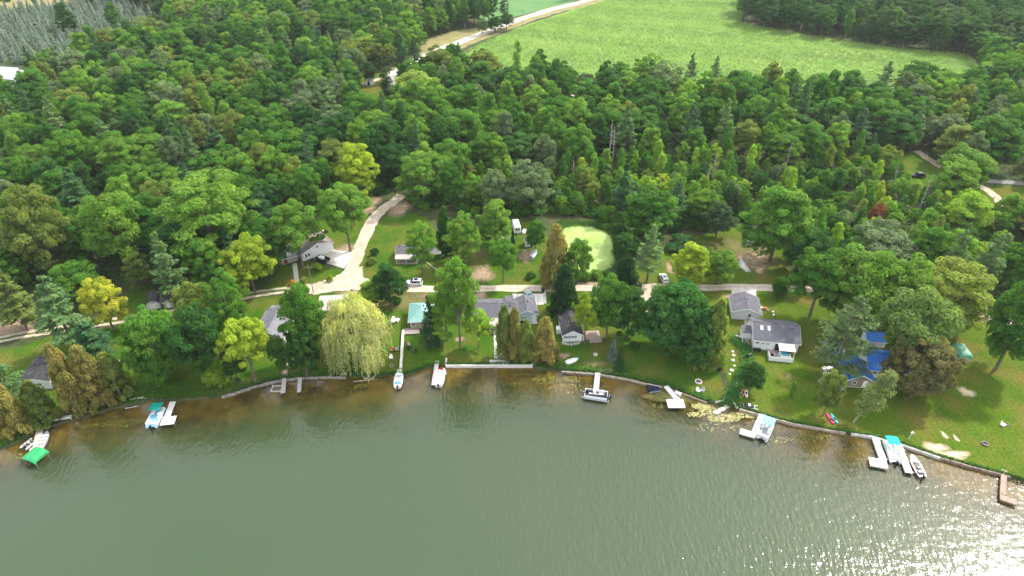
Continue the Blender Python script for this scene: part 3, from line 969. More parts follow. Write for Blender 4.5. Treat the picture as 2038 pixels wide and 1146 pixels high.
PROTO = {
    'broad': [proto_broadleaf('broadleaf_crown', low=.08, n=92, m=189, lobe=.22, size=0.344), proto_broadleaf('broadleaf_crown', low=.12, lumpy=.38, n=84, m=202, lobe=.21, size=0.344), proto_broadleaf('broadleaf_crown', low=.06, n=100, m=175, lumpy=.22, lobe=.20, size=0.344), proto_broadleaf('broadleaf_crown', low=.15, lumpy=.45, n=76, m=216, lobe=.23, size=0.344), proto_broadleaf('broadleaf_crown', low=.10, n=110, m=148, lobe=.18, lumpy=.5, size=0.327), proto_broadleaf('broadleaf_crown', low=.05, n=70, m=229, lobe=.26, lumpy=.35, size=0.361), proto_broadleaf('broadleaf_crown', low=.1, n=96, m=175, lobe=.20, lumpy=.3, point=.2, size=0.310), proto_broadleaf('broadleaf_crown', low=.08, point=.35, lumpy=.25, n=90, m=189, lobe=.21, size=0.344)],
    'high': [proto_broadleaf('high_crown', low=.36, lumpy=.4, n=70, m=202, lobe=.22, size=0.327), proto_broadleaf('high_crown', low=.32, lumpy=.45, n=64, m=202, lobe=.21, size=0.327)],
    'ball': [proto_broadleaf('dense_crown', H=12.0, Rr=6.0, low=.02, n=150, m=168, lumpy=.14, lobe=.17, size=0.361)],
    'open': [proto_broadleaf('open_crown', low=.20, n=56, m=175, lumpy=.5, lobe=.20, size=0.344), proto_broadleaf('open_crown', low=.26, n=60, m=162, lumpy=.55, lobe=.19, size=0.344)],
    'poplar': [proto_poplar('poplar_crown'), proto_poplar('poplar_crown', m=85, n=40)],
    'pine': [proto_pine('pine_crown'), proto_pine('pine_crown', low=.3, irregular=.42), proto_pine('pine_crown', low=.18, per=6, irregular=.22)],
    'wide_pine': [proto_pine('spreading_crown', H=18.0, Rr=8.0, low=.16, step=.75, per=6, lv=95, irregular=.35, size=.50)],
    'spruce': [proto_spruce('spruce_crown'), proto_spruce('spruce_crown', per=6)],
    'cedar': [proto_cedar('cedar_crown', cone=.8), proto_cedar('cedar_crown', n=115, m=105, cone=.6)],
    'willow': [proto_willow('willow_crown')],
    'bush': [proto_bush('bush_leaves'), proto_bush('bush_leaves', n=22, m=70)],
    'dead': [proto_dead('dead_tree'), proto_dead('dead_tree', k=22, Rr=1.6)],
}
THING_NAME = {'broad': 'broadleaf_tree', 'ball': 'broadleaf_tree', 'high': 'broadleaf_tree', 'open': 'broadleaf_tree', 'poplar': 'poplar_tree', 'pine': 'pine_tree', 'wide_pine': 'pine_tree', 'spruce': 'spruce_tree', 'cedar': 'cedar_tree', 'willow': 'willow_tree', 'bush': 'bush', 'dead': 'dead_tree'}
GREEN = (0.078, 0.175, 0.026)
LIGHT = (0.135, 0.235, 0.038)
LIME = (0.215, 0.31, 0.042)
DARK = (0.045, 0.115, 0.026)
DEEP = (0.032, 0.08, 0.026)
PINEG = (0.058, 0.132, 0.048)
PALEP = (0.115, 0.195, 0.068)
YELLOW = (0.35, 0.345, 0.045)
YGREEN = (0.235, 0.3, 0.034)
OLIVE = (0.165, 0.205, 0.05)
BROWN = (0.235, 0.205, 0.065)
COPPER = (0.162, 0.150, 0.066)
GREYG = (0.135, 0.185, 0.095)
BLUES = (0.120, 0.170, 0.150)
SPRUCEG = (0.19, 0.245, 0.20)
TREE_POS = []


def plant(kind, x, y, H, Rr, color, label, group=None, rz=None, var=None, parts=True, name=None, lean=(0, 0), z=0.0):
    var = random.randrange(len(PROTO[kind])) if var is None else var
    leaf, wood, H0, R0 = PROTO[kind][var]
    nm = name or THING_NAME[kind]
    rz = random.uniform(0, 6.28) if rz is None else rz
    t = thing(nm, label, 'bush' if kind == 'bush' else 'tree', (x, y, z), rz, group)
    t.rotation_euler = (lean[0], lean[1], rz)
    t.scale = (Rr / R0, Rr / R0, H / H0)
    crown = None
    if leaf:
        crown = bpy.data.objects.new('foliage' if kind == 'bush' else 'crown', leaf)
        COL.objects.link(crown)
        crown.parent = t
        crown.color = (*color, 1)
    tr = bpy.data.objects.new('stem' if kind == 'bush' else 'trunk', wood)
    COL.objects.link(tr)
    tr.parent = t
    return t, crown, tr


def tree_px(kind, x, yb, yt, wpx, color, label, group=None, var=None, name=None, lean=(0, 0)):
    """a tree whose foot, top and crown width are read off the survey"""
    p = G(x, yb)
    s = scale_at(p)
    Rr = wpx / s / 2
    H = max(1.0, height_for(p, yt))
    # the far half of a wide crown also rises in the picture: take it off the height
    mx = proj(p.x, p.y, .55 * H)[0]
    p = G(x + (x - mx), yb)          # x is where the middle of the crown stands
    TREE_POS.append((p.x, p.y, Rr))
    return plant(kind, p.x, p.y, H, Rr, color, label, group, var=var, name=name, lean=lean)


T_ = [
    # kind, foot x, foot y, top y, width, colour, label
    ('cedar', 12, 858, 768, 66, BROWN, 'brown-tinged cedar at the left edge beside the dock with green cover', 1),
    ('cedar', 70, 838, 766, 66, OLIVE, 'olive-brown cedar on the bank directly above the dock with green cover', 1),
    ('cedar', 126, 818, 692, 66, BROWN, 'tall brown cedar in front of the black roofed cottage at left', 0),
    ('cedar', 172, 804, 698, 70, BROWN, 'brown cedar over the timber bench rail on the left bank', 1),
    ('cedar', 220, 786, 708, 66, OLIVE, 'rightmost brown cedar of the left bank row, beside the bird house', 1),
    ('pine', -4, 830, 692, 100, PALEP, 'pale green pine cut by the left edge above the brown cedars'),
    ('ball', 305, 752, 622, 124, GREEN, 'large dense round tree with rusty top behind the green canopy pontoon boat'),
    ('broad', 203, 658, 557, 84, YELLOW, 'bright golden yellow tree left of the black barn shed'),
    ('pine', 112, 700, 545, 118, PALEP, 'pale feathery pine left of the golden yellow tree'),
    ('pine', 178, 730, 640, 110, PINEG, 'dark green pine between the lane and the brown cedars'),
    ('pine', 20, 655, 535, 90, OLIVE, 'brownish pine with bare trunks at the left edge by the lane'),
    ('broad', 148, 600, 528, 95, GREEN, 'mid green tree just behind the golden yellow tree'),
    ('broad', 392, 662, 565, 78, OLIVE, 'yellow-tipped tree right of the black barn shed'),
    ('broad', 447, 685, 545, 94, GREEN, 'tall bright green tree left of the grey metal roof'),
    ('broad', 398, 752, 612, 104, DARK, 'dark green tree on the bank right of the round tree'),
    ('high', 490, 762, 640, 92, YGREEN, 'yellow-green tree with slanting bare trunk near the timber dock'),
    ('broad', 428, 768, 727, 46, LIME, 'small lime green sapling tree by the weedy bank'),
    ('broad', 464, 764, 692, 52, DARK, 'small dark tree between the lime sapling and yellow-green tree'),
    ('poplar', 553, 746, 668, 36, GREEN, 'slim green tree left of the timber dock walkway'),
    ('broad', 598, 722, 568, 80, GREEN, 'tall green tree right of the grey metal roof'),
    ('broad', 600, 748, 662, 62, DARK, 'dark green tree just right of the timber dock walkway'),
    ('bush', 630, 702, 675, 34, YGREEN, 'yellow-green shrub at the left foot of the willow'),
    ('willow', 702, 716, 598, 134, (0.365, 0.365, 0.175), 'great pale yellow weeping willow on the shore'),
    ('broad', 738, 605, 560, 58, LIME, 'lime green tree behind the willow crown'),
    ('broad', 772, 606, 528, 68, DARK, 'dark green tree beside the lane right of the junction'),
    ('spruce', 853, 686, 588, 52, DEEP, 'thin-topped dark spruce in front of the teal roof'),
    ('high', 911, 694, 522, 84, LIGHT, 'tall pale green tree with long bare trunk right of the teal roof'),
    ('broad', 886, 676, 572, 78, LIGHT, 'leafy green tree between the teal roof and the tall pale tree'),
    ('open', 952, 692, 620, 52, LIME, 'thin lime green tree on the lawn before the slate roofed house'),
    ('cedar', 1003, 710, 612, 48, OLIVE, 'leftmost of the three brown cedars beside the shore path', 0),
    ('cedar', 1024, 713, 616, 46, BROWN, 'middle of the three brown cedars beside the shore path', 0),
    ('cedar', 1047, 714, 640, 44, OLIVE, 'lowest, right hand one of the three brown cedars beside the shore path', 0),
    ('cedar', 1084, 716, 636, 64, BROWN, 'broad brown cedar at the end of the white seawall', 0),
    ('cedar', 1124, 626, 535, 66, DEEP, 'very dark evergreen behind the white cottage'),
    ('cedar', 1106, 566, 455, 62, BROWN, 'rusty brown evergreen just north of the lane by the pond'),
    ('broad', 1150, 564, 480, 58, LIGHT, 'pale green tree in front of the duckweed pond'),
    ('high', 1167, 684, 590, 52, YGREEN, 'yellow-green tree right of the white cottage roof'),
    ('broad', 1213, 672, 552, 80, GREEN, 'tall bright green tree right of the white cottage deck'),
    ('broad', 1254, 672, 576, 78, DARK, 'dark tree between the bright green tree and the gravel drive'),
    ('cedar', 1246, 590, 512, 72, DEEP, 'blackish green tree at the lane beside the white parked car'),
    ('spruce', 1221, 715, 673, 28, BLUES, 'small blue-grey spruce by the wire fence'),
    ('spruce', 1234, 736, 693, 28, DEEP, 'small dark green spruce right of the blue-grey spruce'),
    ('bush', 1262, 690, 676, 18, DARK, 'small bush on the lawn beside the wire fence'),
    ('ball', 1346, 698, 568, 138, (0.058, 0.150, 0.036), 'huge dense green tree filling the lawn left of the grey garage'),
    ('broad', 1392, 738, 640, 70, DARK, 'dark lower tree under the right side of the huge tree'),
    ('cedar', 1424, 726, 605, 60, OLIVE, 'brown edged cedar clump right of the huge tree'),
    ('broad', 1378, 566, 488, 78, YGREEN, 'round yellow-green tree at the lane in front of the lawn shed'),
    ('broad', 1432, 566, 497, 62, LIGHT, 'round green tree right beside the yellow-green one at the lane'),
    ('pine', 1296, 562, 442, 72, PALEP, 'pale loose pine above the white parked car'),
    ('broad', 1297, 474, 378, 106, GREEN, 'broad bright green tree at the wood edge right of the pond'),
    ('broad', 1432, 474, 402, 66, (0.075, 0.125, 0.060), 'blue-grey green tree at the back of the right lawn'),
    ('ball', 1246, 520, 466, 58, DARK, 'round dark bush-like tree at the right shore of the pond'),
    ('broad', 1552, 520, 380, 136, GREEN, 'big green tree overhanging the lawn shed'),
    ('broad', 1612, 552, 462, 98, DARK, 'dark tree right of the lawn shed near the lane'),
    ('ball', 1555, 590, 552, 34, GREEN, 'little ball shaped tree at the lane above the slate roofed house'),
    ('high', 1632, 632, 505, 118, GREEN, 'large green tree at the lane right of the slate roofed house'),
    ('broad', 1716, 645, 498, 130, LIGHT, 'large light green tree north of the blue roofs'),
    ('broad', 1800, 648, 516, 130, LIGHT, 'light green tree in the middle of the clump above the blue roofs'),
    ('broad', 1896, 655, 532, 150, (0.22, 0.26, 0.055), 'yellowing tree at the right end of the clump above the blue roofs'),
    ('wide_pine', 1690, 746, 588, 168, (0.105, 0.160, 0.060), 'spreading dark tree with pinkish tips standing over the blue roofs'),
    ('broad', 1826, 738, 578, 138, (0.140, 0.205, 0.060), 'big olive green tree right behind the copper brown tree'),
    ('ball', 1832, 784, 672, 132, COPPER, 'copper brown dense tree on the right lawn'),
    ('broad', 2036, 735, 552, 116, GREEN, 'large green tree cut by the right edge beyond the green tarp shelter'),
    ('broad', 1655, 826, 742, 52, OLIVE, 'scrubby olive tree above the kayak rack'),
    ('poplar', 1722, 840, 735, 46, (0.21, 0.24, 0.10), 'leaning pale olive tree on the right lawn near the seawall'),
    ('broad', 1500, 780, 724, 48, DARK, 'compact dark tree on the lawn beside the coloured kayaks'),
    ('poplar', 1578, 800, 762, 14, LIGHT, 'thin sapling alone in the middle of the right lawn'),
    ('broad', 921, 524, 428, 76, LIGHT, 'light green tree on the lawn beside the grey cabin'),
    ('cedar', 884, 502, 418, 42, DARK, 'dark cedar behind the light green lawn tree'),
    ('high', 1001, 562, 480, 66, GREEN, 'green tree with bare trunk on the lawn by the lane'),
    ('broad', 986, 492, 402, 76, LIGHT, 'tall pale tree left of the white camper'),
    ('broad', 1066, 500, 440, 40, GREEN, 'green tree right of the small white shed'),
    ('cedar', 1020, 502, 460, 15, DEEP, 'narrow dark columnar cedar between the small sheds'),
    ('open', 836, 548, 445, 58, LIGHT, 'airy light green tree over the grey cabin porch'),
    ('high', 588, 532, 408, 100, LIGHT, 'leafy tree hiding the left half of the white garage'),
    ('high', 686, 500, 372, 100, LIGHT, 'tall pale tree with bare trunk between white garage and gravel lane'),
    ('broad', 530, 545, 442, 80, GREEN, 'green tree at the wood edge left of the white garage'),
    ('broad', 410, 528, 362, 190, (0.150, 0.250, 0.040), 'very large pale green tree standing out of the left woods'),
    ('broad', 220, 536, 384, 112, LIGHT, 'light green forked tree in the left woods above the black shed'),
    ('broad', 66, 548, 374, 108, OLIVE, 'olive tinted tree near the left edge of the woods'),
    ('pine', 330, 618, 462, 84, PALEP, 'pale green pine right behind the black barn shed'),
    ('broad', 410, 586, 488, 88, GREEN, 'yellow rimmed green tree above the left lane'),
    ('broad', 492, 582, 474, 92, YGREEN, 'yellow-topped tree at the bend of the left lane'),
    ('broad', 275, 576, 508, 58, OLIVE, 'small brownish tree above the black barn shed'),
    ('broad', 710, 396, 288, 78, YGREEN, 'column shaped yellow-green tree left of the branch lane'),
    ('broad', 1930, 470, 385, 84, LIME, 'lime yellow tree below the right hand gravel track'),
    ('broad', 1920, 375, 292, 96, LIGHT, 'round light green tree beside the right hand gravel track'),
    ('poplar', 735, 168, 122, 26, DEEP, 'dark slim tree beside the far white shed'),
    ('pine', 795, 158, 62, 62, DEEP, 'very tall dark pine at the bend of the far road'),
    ('pine', 824, 150, 70, 30, DEEP, 'bare trunked pine right beside the far road'),
    ('poplar', 768, 205, 138, 26, DEEP, 'slim dark evergreen in front of the far pink roof'),
    ('broad', 828, 222, 145, 92, (0.21, 0.28, 0.06), 'pale yellow-green tree right of the far pink roof'),
    ('poplar', 523, 198, 168, 14, (0.40, 0.14, 0.03), 'small orange autumn tree in the far woods'),
    ('broad', 1165, 196, 145, 40, GREYG, 'grey green tree beside the far gravel patch'),
    ('broad', 960, 70, 36, 22, GREYG, 'small grey bush tree on the left of the far road'),
    ('broad', 985, 64, 32, 34, DARK, 'dark roadside tree left of the far utility pole'),
    ('broad', 1008, 58, 26, 30, DARK, 'right of the two dark roadside trees by the far utility pole'),
    ('broad', 838, 58, 24, 28, DARK, 'lone round tree on the far tan meadow'),
    ('broad', 1745, 455, 405, 30, (0.22, 0.10, 0.045), 'rusty red shrub tree in the right hand swamp wood'),
]
for i, t in enumerate(T_):
    kind, x, yb, yt, w, c, lab = t[:7]
    lean = (0.0, 0.0)
    if 'leaning' in lab: lean = (0, 0.22)
    tree_px(kind, x, yb, yt, w, c, lab, lean=lean, var=t[7] if len(t) > 7 else None)
tree_px('bush', 1360, 492, 466, 66, (0.055, 0.125, 0.040), 'wide mound of green brush at the back of the right lawn')
for x, yb, yt, w, c, lab in [
        (745, 508, 488, 16, DARK, 'little conical dark shrub on the lawn left of the grey cabin'), (739, 524, 508, 20, OLIVE, 'olive shrub on the lawn left of the grey cabin'), (1056, 553, 538, 20, DARK, 'dark round shrub on the lawn left of the rusty evergreen'),
        (792, 602, 588, 16, DARK, 'small shrub left of the teal roof'), (1165, 556, 536, 22, GREEN, 'green bush on the pond bank left of the dark tree'), (1188, 552, 532, 24, LIGHT, 'light bush on the pond bank'), (1210, 552, 536, 22, DARK, 'dark bush at the right end of the pond bank'),
        (630, 536, 520, 18, LIME, 'bright shrub at the corner of the white garage'), (655, 560, 542, 12, YGREEN, 'yellow shrub on the lawn before the garage drive'), (604, 565, 548, 20, OLIVE, 'brownish shrub left of the light pole'), (582, 568, 552, 12, (0.5, 0.22, 0.01), 'small orange flowering shrub by the concrete walk'),
        (1464, 628, 615, 8, DARK, 'tiny shrub beside the grey garage'), (1572, 708, 688, 14, OLIVE, 'white flecked shrub at the right end of the house deck'), (1488, 716, 704, 9, DEEP, 'dark clipped shrub on the lawn before the slate roofed house'), (1010, 684, 664, 14, LIGHT, 'leafy shrub beside the shore path'),
        (825, 615, 606, 10, DARK, 'dark shrub behind the teal roof'), (1228, 462, 440, 28, DARK, 'dark bush at the far right corner of the pond'), (1205, 455, 440, 16, GREEN, 'green bush on the far bank of the pond'), (985, 770, 770 - 1, 2, DARK, '')]:
    if lab:
        tree_px('bush', x, yb, yt, w, c, lab)
for i, (x, yb, yt, w, lab) in enumerate([
        (1214, 335, 235, 30, 'tall grey dead conifer in the woods behind the pond'), (1222, 338, 250, 24, 'second grey dead conifer right behind the pond woods'), (1422, 372, 300, 24, 'bleached dead tree in the swamp wood'), (1410, 385, 322, 18, 'leaning bleached snag left of the dead swamp tree'),
        (1840, 440, 345, 22, 'long bare dead trunk in the right swamp wood'), (1780, 400, 330, 20, 'short dead tree in the right swamp wood'), (1142, 372, 318, 20, 'slim dead tree above the pond'), (1568, 350, 282, 26, 'pale dead tree in the middle of the right woods'), (1138, 162, 120, 26, 'grey dead tree at the near edge of the corn field'), (1985, 262, 195, 16, 'thin dead trunk in the right edge woods')]):
    tree_px('dead', x, yb, yt, w, (1, 1, 1), lab)

# ------------------------------------------------------------------ the woods


def in_poly(x, y, poly):
    c = False
    j = len(poly) - 1
    for i in range(len(poly)):
        xi, yi = poly[i]
        xj, yj = poly[j]
        if (yi > y) != (yj > y) and x < (xj - xi) * (y - yi) / (yj - yi) + xi:
            c = not c
        j = i
    return c


WOOD_EDGE = [(-500, 640), (-100, 615), (0, 600), (90, 580), (180, 560), (260, 556), (330, 572), (400, 560), (480, 558), (520, 545), (556, 505), (578, 450), (615, 430), (645, 408), (700, 398), (728, 385), (750, 388), (775, 380), (800, 398), (850, 420), (875, 412), (930, 428), (970, 430), (1010, 425), (1060, 432), (1100, 432), (1180, 436), (1245, 436), (1275, 470), (1330, 462), (1400, 456), (1480, 436), (1545, 452), (1585, 500), (1600, 540), (1700, 562), (1850, 575), (1930, 590), (2020, 600), (2200, 640), (2600, 700)]
EX = np.array([p[0] for p in WOOD_EDGE])
EY = np.array([p[1] for p in WOOD_EDGE])
FRONT_CLEAR = [
    [(710, 145), (805, 135), (835, 118), (850, 150), (815, 190), (800, 205), (780, 262), (715, 262), (705, 200)],
    [(1122, 175), (1192, 180), (1192, 222), (1130, 222)],
    [(1780, 300), (1850, 296), (1900, 335), (1890, 395), (1785, 395)],
    [(1900, 345), (2010, 360), (2120, 362), (2120, 400), (2010, 440), (1985, 452), (1950, 420)],
    [(-40, 120), (70, 130), (75, 215), (-40, 215)],
    [(112, 190), (130, 188), (132, 225), (115, 225)],
]
PLANTATION = [(-300, 150), (-300, 42), (-20, 24), (100, 14), (230, 8), (330, 30), (360, 60), (300, 90), (200, 110), (125, 150), (60, 160)]
SHRUBBY = [(1150, 355), (1240, 345), (1330, 340), (1420, 330), (1560, 350), (1700, 310), (1780, 320), (1900, 420), (1980, 440), (2000, 560), (1600, 530), (1540, 440), (1250, 430), (1100, 425), (780, 385), (800, 375)]
ROAD_CLEAR = [(795, 150), (835, 116), (940, 72), (1000, 52), (1170, -6), (1260, -20), (1010, 100), (955, 152), (880, 152), (830, 165)]
EXCL = [ROAD_CLEAR, FIELD, FIELD2, FIELD3, FIELD4, MEADOW] + FRONT_CLEAR
road_pts = [(p.x, p.y) for p in BRANCH] + [(p.x, p.y) for p in FROAD]
cell = {}


def near(x, y, r):
    ci, cj = int(x // 12), int(y // 12)
    for i in range(ci - 1, ci + 2):
        for j in range(cj - 1, cj + 2):
            for (a, b, q) in cell.get((i, j), ()):
                rr = (r + q) * 0.5
                if (a - x) ** 2 + (b - y) ** 2 < rr * rr:
                    return True
    return False


def put(x, y, r):
    cell.setdefault((int(x // 12), int(y // 12)), []).append((x, y, r))


for x, y, rr in TREE_POS:
    put(x, y, min(rr * 1.9, 12))
for x, y in road_pts:
    put(x, y, 6.5)
WOODS = []
spots = []
yy = 130.0
rs = random.Random(11)
cands = []
for _ in range(90000):
    y = 130 + 560 * rs.random() ** 1.25
    hw = 0.80 * (y * CF + CAM_H * SF) + 30
    cands.append((rs.uniform(-hw, hw), y))
for x, y in cands:
    px, py = proj(x, y)
    if py > np.interp(px, EX, EY) or py < -62: continue
    if any(in_poly(px, py, q) for q in EXCL): continue
    if in_poly(px, py, PLANTATION):
        r, kind = (rs.uniform(3.5, 4.6), 'spruce') if rs.random() > .03 else (7.0, 'broad')
    elif in_poly(px, py, SHRUBBY):
        r = rs.uniform(2.7, 4.8)
        kind = rs.choices(['broad', 'poplar', 'bush', 'open', 'pine'], [5, 2.2, 2.4, 2.5, .6])[0]
    else:
        r = rs.uniform(6.0, 12.5)
        wp = 1.5 if (px < 760 or px > 1350) else .6
        kind = rs.choices(['broad', 'open', 'poplar', 'pine'], [7.5, 1.6, .6, wp])[0]
        if py < 60 and px > 1200: kind = rs.choices(['broad', 'open'], [5, 1])[0]
    if near(x, y, r): continue
    put(x, y, r)
    WOODS.append((kind, x, y, r, px, py))

PAL = [(GREEN, 'mid green'), (DARK, 'dark green'), (LIGHT, 'light green'), (LIGHT, 'light green'), (GREEN, 'mid green'), (GREEN, 'mid green'), (LIGHT, 'light green'), (GREEN, 'mid green'), (DARK, 'dark green'), (OLIVE, 'olive green'), (GREEN, 'mid green'), (GREYG, 'grey-green')]


def region(px, py):
    if px < 330: a = 'far left'
    elif px < 620: a = 'left of the white garage'
    elif px < 800: a = 'above the branch lane'
    elif px < 1080: a = 'above the grey cabin lawn'
    elif px < 1300: a = 'behind the pond'
    elif px < 1600: a = 'above the right lawn shed'
    elif px < 1850: a = 'above the blue roofs'
    else: a = 'far right'
    if py > 420: b = 'front wood edge'
    elif py > 330: b = 'lower woods'
    elif py > 250: b = 'middle woods'
    else: b = 'upper woods'
    return b + ', ' + a


KWORD = {'broad': 'broadleaf tree', 'open': 'loose-crowned tree', 'poplar': 'slim upright tree', 'pine': 'pine', 'bush': 'bush', 'spruce': 'spruce'}
WOODS.sort(key=lambda w: w[2])
count = {}
LIMIT = {'broad': 212, 'open': 86, 'poplar': 200, 'pine': 280, 'bush': 140, 'spruce': 300}
rest = {}
SRC = {}
for kind, x, y, r, px, py in WOODS:
    inview = -60 < px < 2100 and py > -20
    count.setdefault(kind, 0)
    far = y > 430
    if in_poly(px, py, SHRUBBY):
        H = rs.uniform(5, 11) * (1.25 if kind == 'poplar' else 1)
        Rr = r * rs.uniform(.62, .82)
        if kind == 'bush': H, Rr = rs.uniform(2.2, 4.2), r * .7
        if kind == 'poplar': Rr = rs.uniform(1.2, 2.0)
    else:
        H = rs.uniform(12.5, 19) * (1.1 if kind in ('pine', 'poplar') else 1)
        Rr = r * rs.uniform(.64, .80)
        if kind == 'poplar': Rr = rs.uniform(2.3, 3.4)
        if kind == 'pine':
            H = rs.uniform(16, 23)
            Rr = max(4.2, r * .62)
        if kind == 'spruce':
            H, Rr = rs.uniform(5.5, 8.5), rs.uniform(2.1, 2.8)
        if py > 380 and kind != 'pine': H *= .92
    if kind == 'pine': c, cn = rs.choice([(PINEG, 'blue-green'), (DARK, 'dark'), (PALEP, 'pale'), (PINEG, 'blue-green'), (PALEP, 'pale')])
    elif kind == 'spruce': c, cn = SPRUCEG, 'grey-green'
    elif in_poly(px, py, SHRUBBY): c, cn = rs.choice(PAL + [(LIGHT, 'light green'), (YGREEN, 'yellow-green'), (LIME, 'lime green'), (LIGHT, 'light green')])
    else: c, cn = rs.choice(PAL)
    if (not in_poly(px, py, SHRUBBY)) and kind in ('broad', 'open') and px > 1480 and py < 110: c, cn = rs.choice([(DARK, 'dark green'), ((0.060, 0.115, 0.040), 'dark green')])
    if inview and count[kind] < LIMIT[kind]:
        count[kind] += 1
        var = rs.randrange(len(PROTO[kind]))
        lab = f'{cn} {KWORD[kind]} in the {region(px, py)}'
        if kind == 'spruce': lab = 'grey-green spruce in the close-set plantation at the upper left'
        t, crown, tr = plant(kind, x, y, H, Rr, c, lab, 'trees of the ' + region(px, py) if kind != 'spruce' else 'plantation spruces', rz=rs.uniform(0, 6.28), var=var)
        SRC.setdefault(kind, [])
        if len(SRC[kind]) < 14: SRC[kind].append((crown, tr))
    else:
        leaf, wood, H0, R0 = PROTO[kind][0]
        rest.setdefault(kind, []).append((x, y, rs.uniform(0, 6.28), Rr / R0, H / H0, c))
print('WOODS', len(WOODS), count, {k: len(v) for k, v in rest.items()})


def gn_scatter(name, label, cat, pts, src):
    me = bpy.data.meshes.new(name)
    n = len(pts)
    me.vertices.add(n)
    me.vertices.foreach_set('co', np.array([(p[0], p[1], 0) for p in pts], np.float32).ravel())
    a = me.attributes.new('rot', 'FLOAT_VECTOR', 'POINT')
    a.data.foreach_set('vector', np.array([(0, 0, p[2]) for p in pts], np.float32).ravel())
    a = me.attributes.new('scl', 'FLOAT_VECTOR', 'POINT')
    a.data.foreach_set('vector', np.array([(p[3], p[3], p[4]) for p in pts], np.float32).ravel())
    a = me.attributes.new('idx', 'INT', 'POINT')
    a.data.foreach_set('value', rng.integers(0, len(src), n).astype(np.int32))
    a = me.attributes.new('tint', 'FLOAT_COLOR', 'POINT')
    a.data.foreach_set('color', np.array([(*p[5], 1) for p in pts], np.float32).ravel())
    me.update()
    o = bpy.data.objects.new(name, me)
    COL.objects.link(o)
    o.color = (0, 0, 0, 1)
    tag(o, label, cat, kind='stuff')
    ng = bpy.data.node_groups.new(name, 'GeometryNodeTree')
    ng.interface.new_socket('Geometry', in_out='INPUT', socket_type='NodeSocketGeometry')
    ng.interface.new_socket('Geometry', in_out='OUTPUT', socket_type='NodeSocketGeometry')
    gi, go = ng.nodes.new('NodeGroupInput'), ng.nodes.new('NodeGroupOutput')
    m2p = ng.nodes.new('GeometryNodeMeshToPoints')
    iop = ng.nodes.new('GeometryNodeInstanceOnPoints')
    g2i = ng.nodes.new('GeometryNodeGeometryToInstance')
    ng.links.new(gi.outputs[0], m2p.inputs[0])
    ng.links.new(m2p.outputs[0], iop.inputs['Points'])
    for cr, tr in src:
        jn = ng.nodes.new('GeometryNodeJoinGeometry')
        for ob in (cr, tr):
            if ob is None: continue
            oi = ng.nodes.new('GeometryNodeObjectInfo')
            oi.transform_space = 'ORIGINAL'
            oi.inputs['Object'].default_value = ob
            oi.inputs['As Instance'].default_value = True
            ng.links.new(oi.outputs['Geometry'], jn.inputs[0])
        ng.links.new(jn.outputs[0], g2i.inputs[0])
    ng.links.new(g2i.outputs[0], iop.inputs['Instance'])
    iop.inputs['Pick Instance'].default_value = True

    def attr(nm, tp):
        na = ng.nodes.new('GeometryNodeInputNamedAttribute')
        na.data_type = tp
        na.inputs['Name'].default_value = nm
        return na.outputs[0]
    ng.links.new(attr('idx', 'INT'), iop.inputs['Instance Index'])
    rv = ng.nodes.new('FunctionNodeEulerToRotation')
    ng.links.new(attr('rot', 'FLOAT_VECTOR'), rv.inputs[0])
    ng.links.new(rv.outputs[0], iop.inputs['Rotation'])
    ng.links.new(attr('scl', 'FLOAT_VECTOR'), iop.inputs['Scale'])
    ng.links.new(iop.outputs[0], go.inputs[0])
    md = o.modifiers.new('scatter', 'NODES')
    md.node_group = ng
    return o


SCAT = {'broad': ('distant_broadleaf_wood', 'far-off mass of mixed green broadleaf wood behind the nearer trees'), 'open': ('distant_mixed_wood', 'looser green trees scattered through the far-off wood'), 'poplar': ('distant_poplar_wood', 'slim trees scattered through the far-off wood'),
        'pine': ('distant_pine_wood', 'pines scattered through the far-off wood'), 'spruce': ('spruce_plantation', 'mass of grey-green plantation spruces at the far upper left'), 'bush': ('distant_brush', 'brush along the margins of the woods')}
for kk, pts in rest.items():
    gn_scatter(SCAT[kk][0], SCAT[kk][1], 'woods', pts, SRC[kk])

# bushes along the edge of the woods
r4 = random.Random(21)
nb_ = 0
for px in np.arange(540, 1560, 13):
    for row in range(2):
        if r4.random() < .25: continue
        x_ = px + r4.uniform(-6, 6)
        y_ = float(np.interp(x_, EX, EY)) + r4.uniform(-16, 2) - row * 10
        p = G(x_, y_)
        if any((a - p.x) ** 2 + (b - p.y) ** 2 < 16 for a, b in road_pts): continue
        c, cn = r4.choice([(GREEN, 'mid green'), (DARK, 'dark green'), (LIGHT, 'light green'), (GREEN, 'mid green')])
        plant('bush', p.x, p.y, r4.uniform(2.2, 4.6), r4.uniform(1.8, 3.0), c, f'{cn} bush at the {region(x_, 430)}', 'bushes along the wood edge')

# undergrowth in the woods, on rough banks and round the pond (uncountable)


def scatter_cards(name, label, cat, pts, color, hmin, hmax, size, m=FOL, clump=0, flat=.5, vr=(.6, .4)):
    n = len(pts)
    P = np.zeros((n, 3))
    P[:, :2] = pts
    P[:, 2] = rng.uniform(hmin, hmax, n)
    Nn = np.array([0, 0, 1.0]) + rng.normal(size=(n, 3)) * flat
    fld = np.sin(P[:, 0] * .05 + P[:, 1] * .16 + 2 * np.sin(P[:, 0] * .018)) * .45 * (vr[1] < .35) + np.sin(P[:, 0] * .35 + 1.3 * np.sin(P[:, 1] * .21)) * .25 + np.sin(P[:, 1] * .5 + P[:, 0] * .17) * .2 + .5
    me = leaf_mesh(name, P, Nn, size * rng.uniform(.6, 1.4, n), fld * vr[0] + vr[1] * rng.uniform(0, 1, n) + (1 - sum(vr)) * .5, m)
    o = bpy.data.objects.new(name, me)
    COL.objects.link(o)
    o.color = (*color, 1)
    return tag(o, label, cat, kind='stuff')


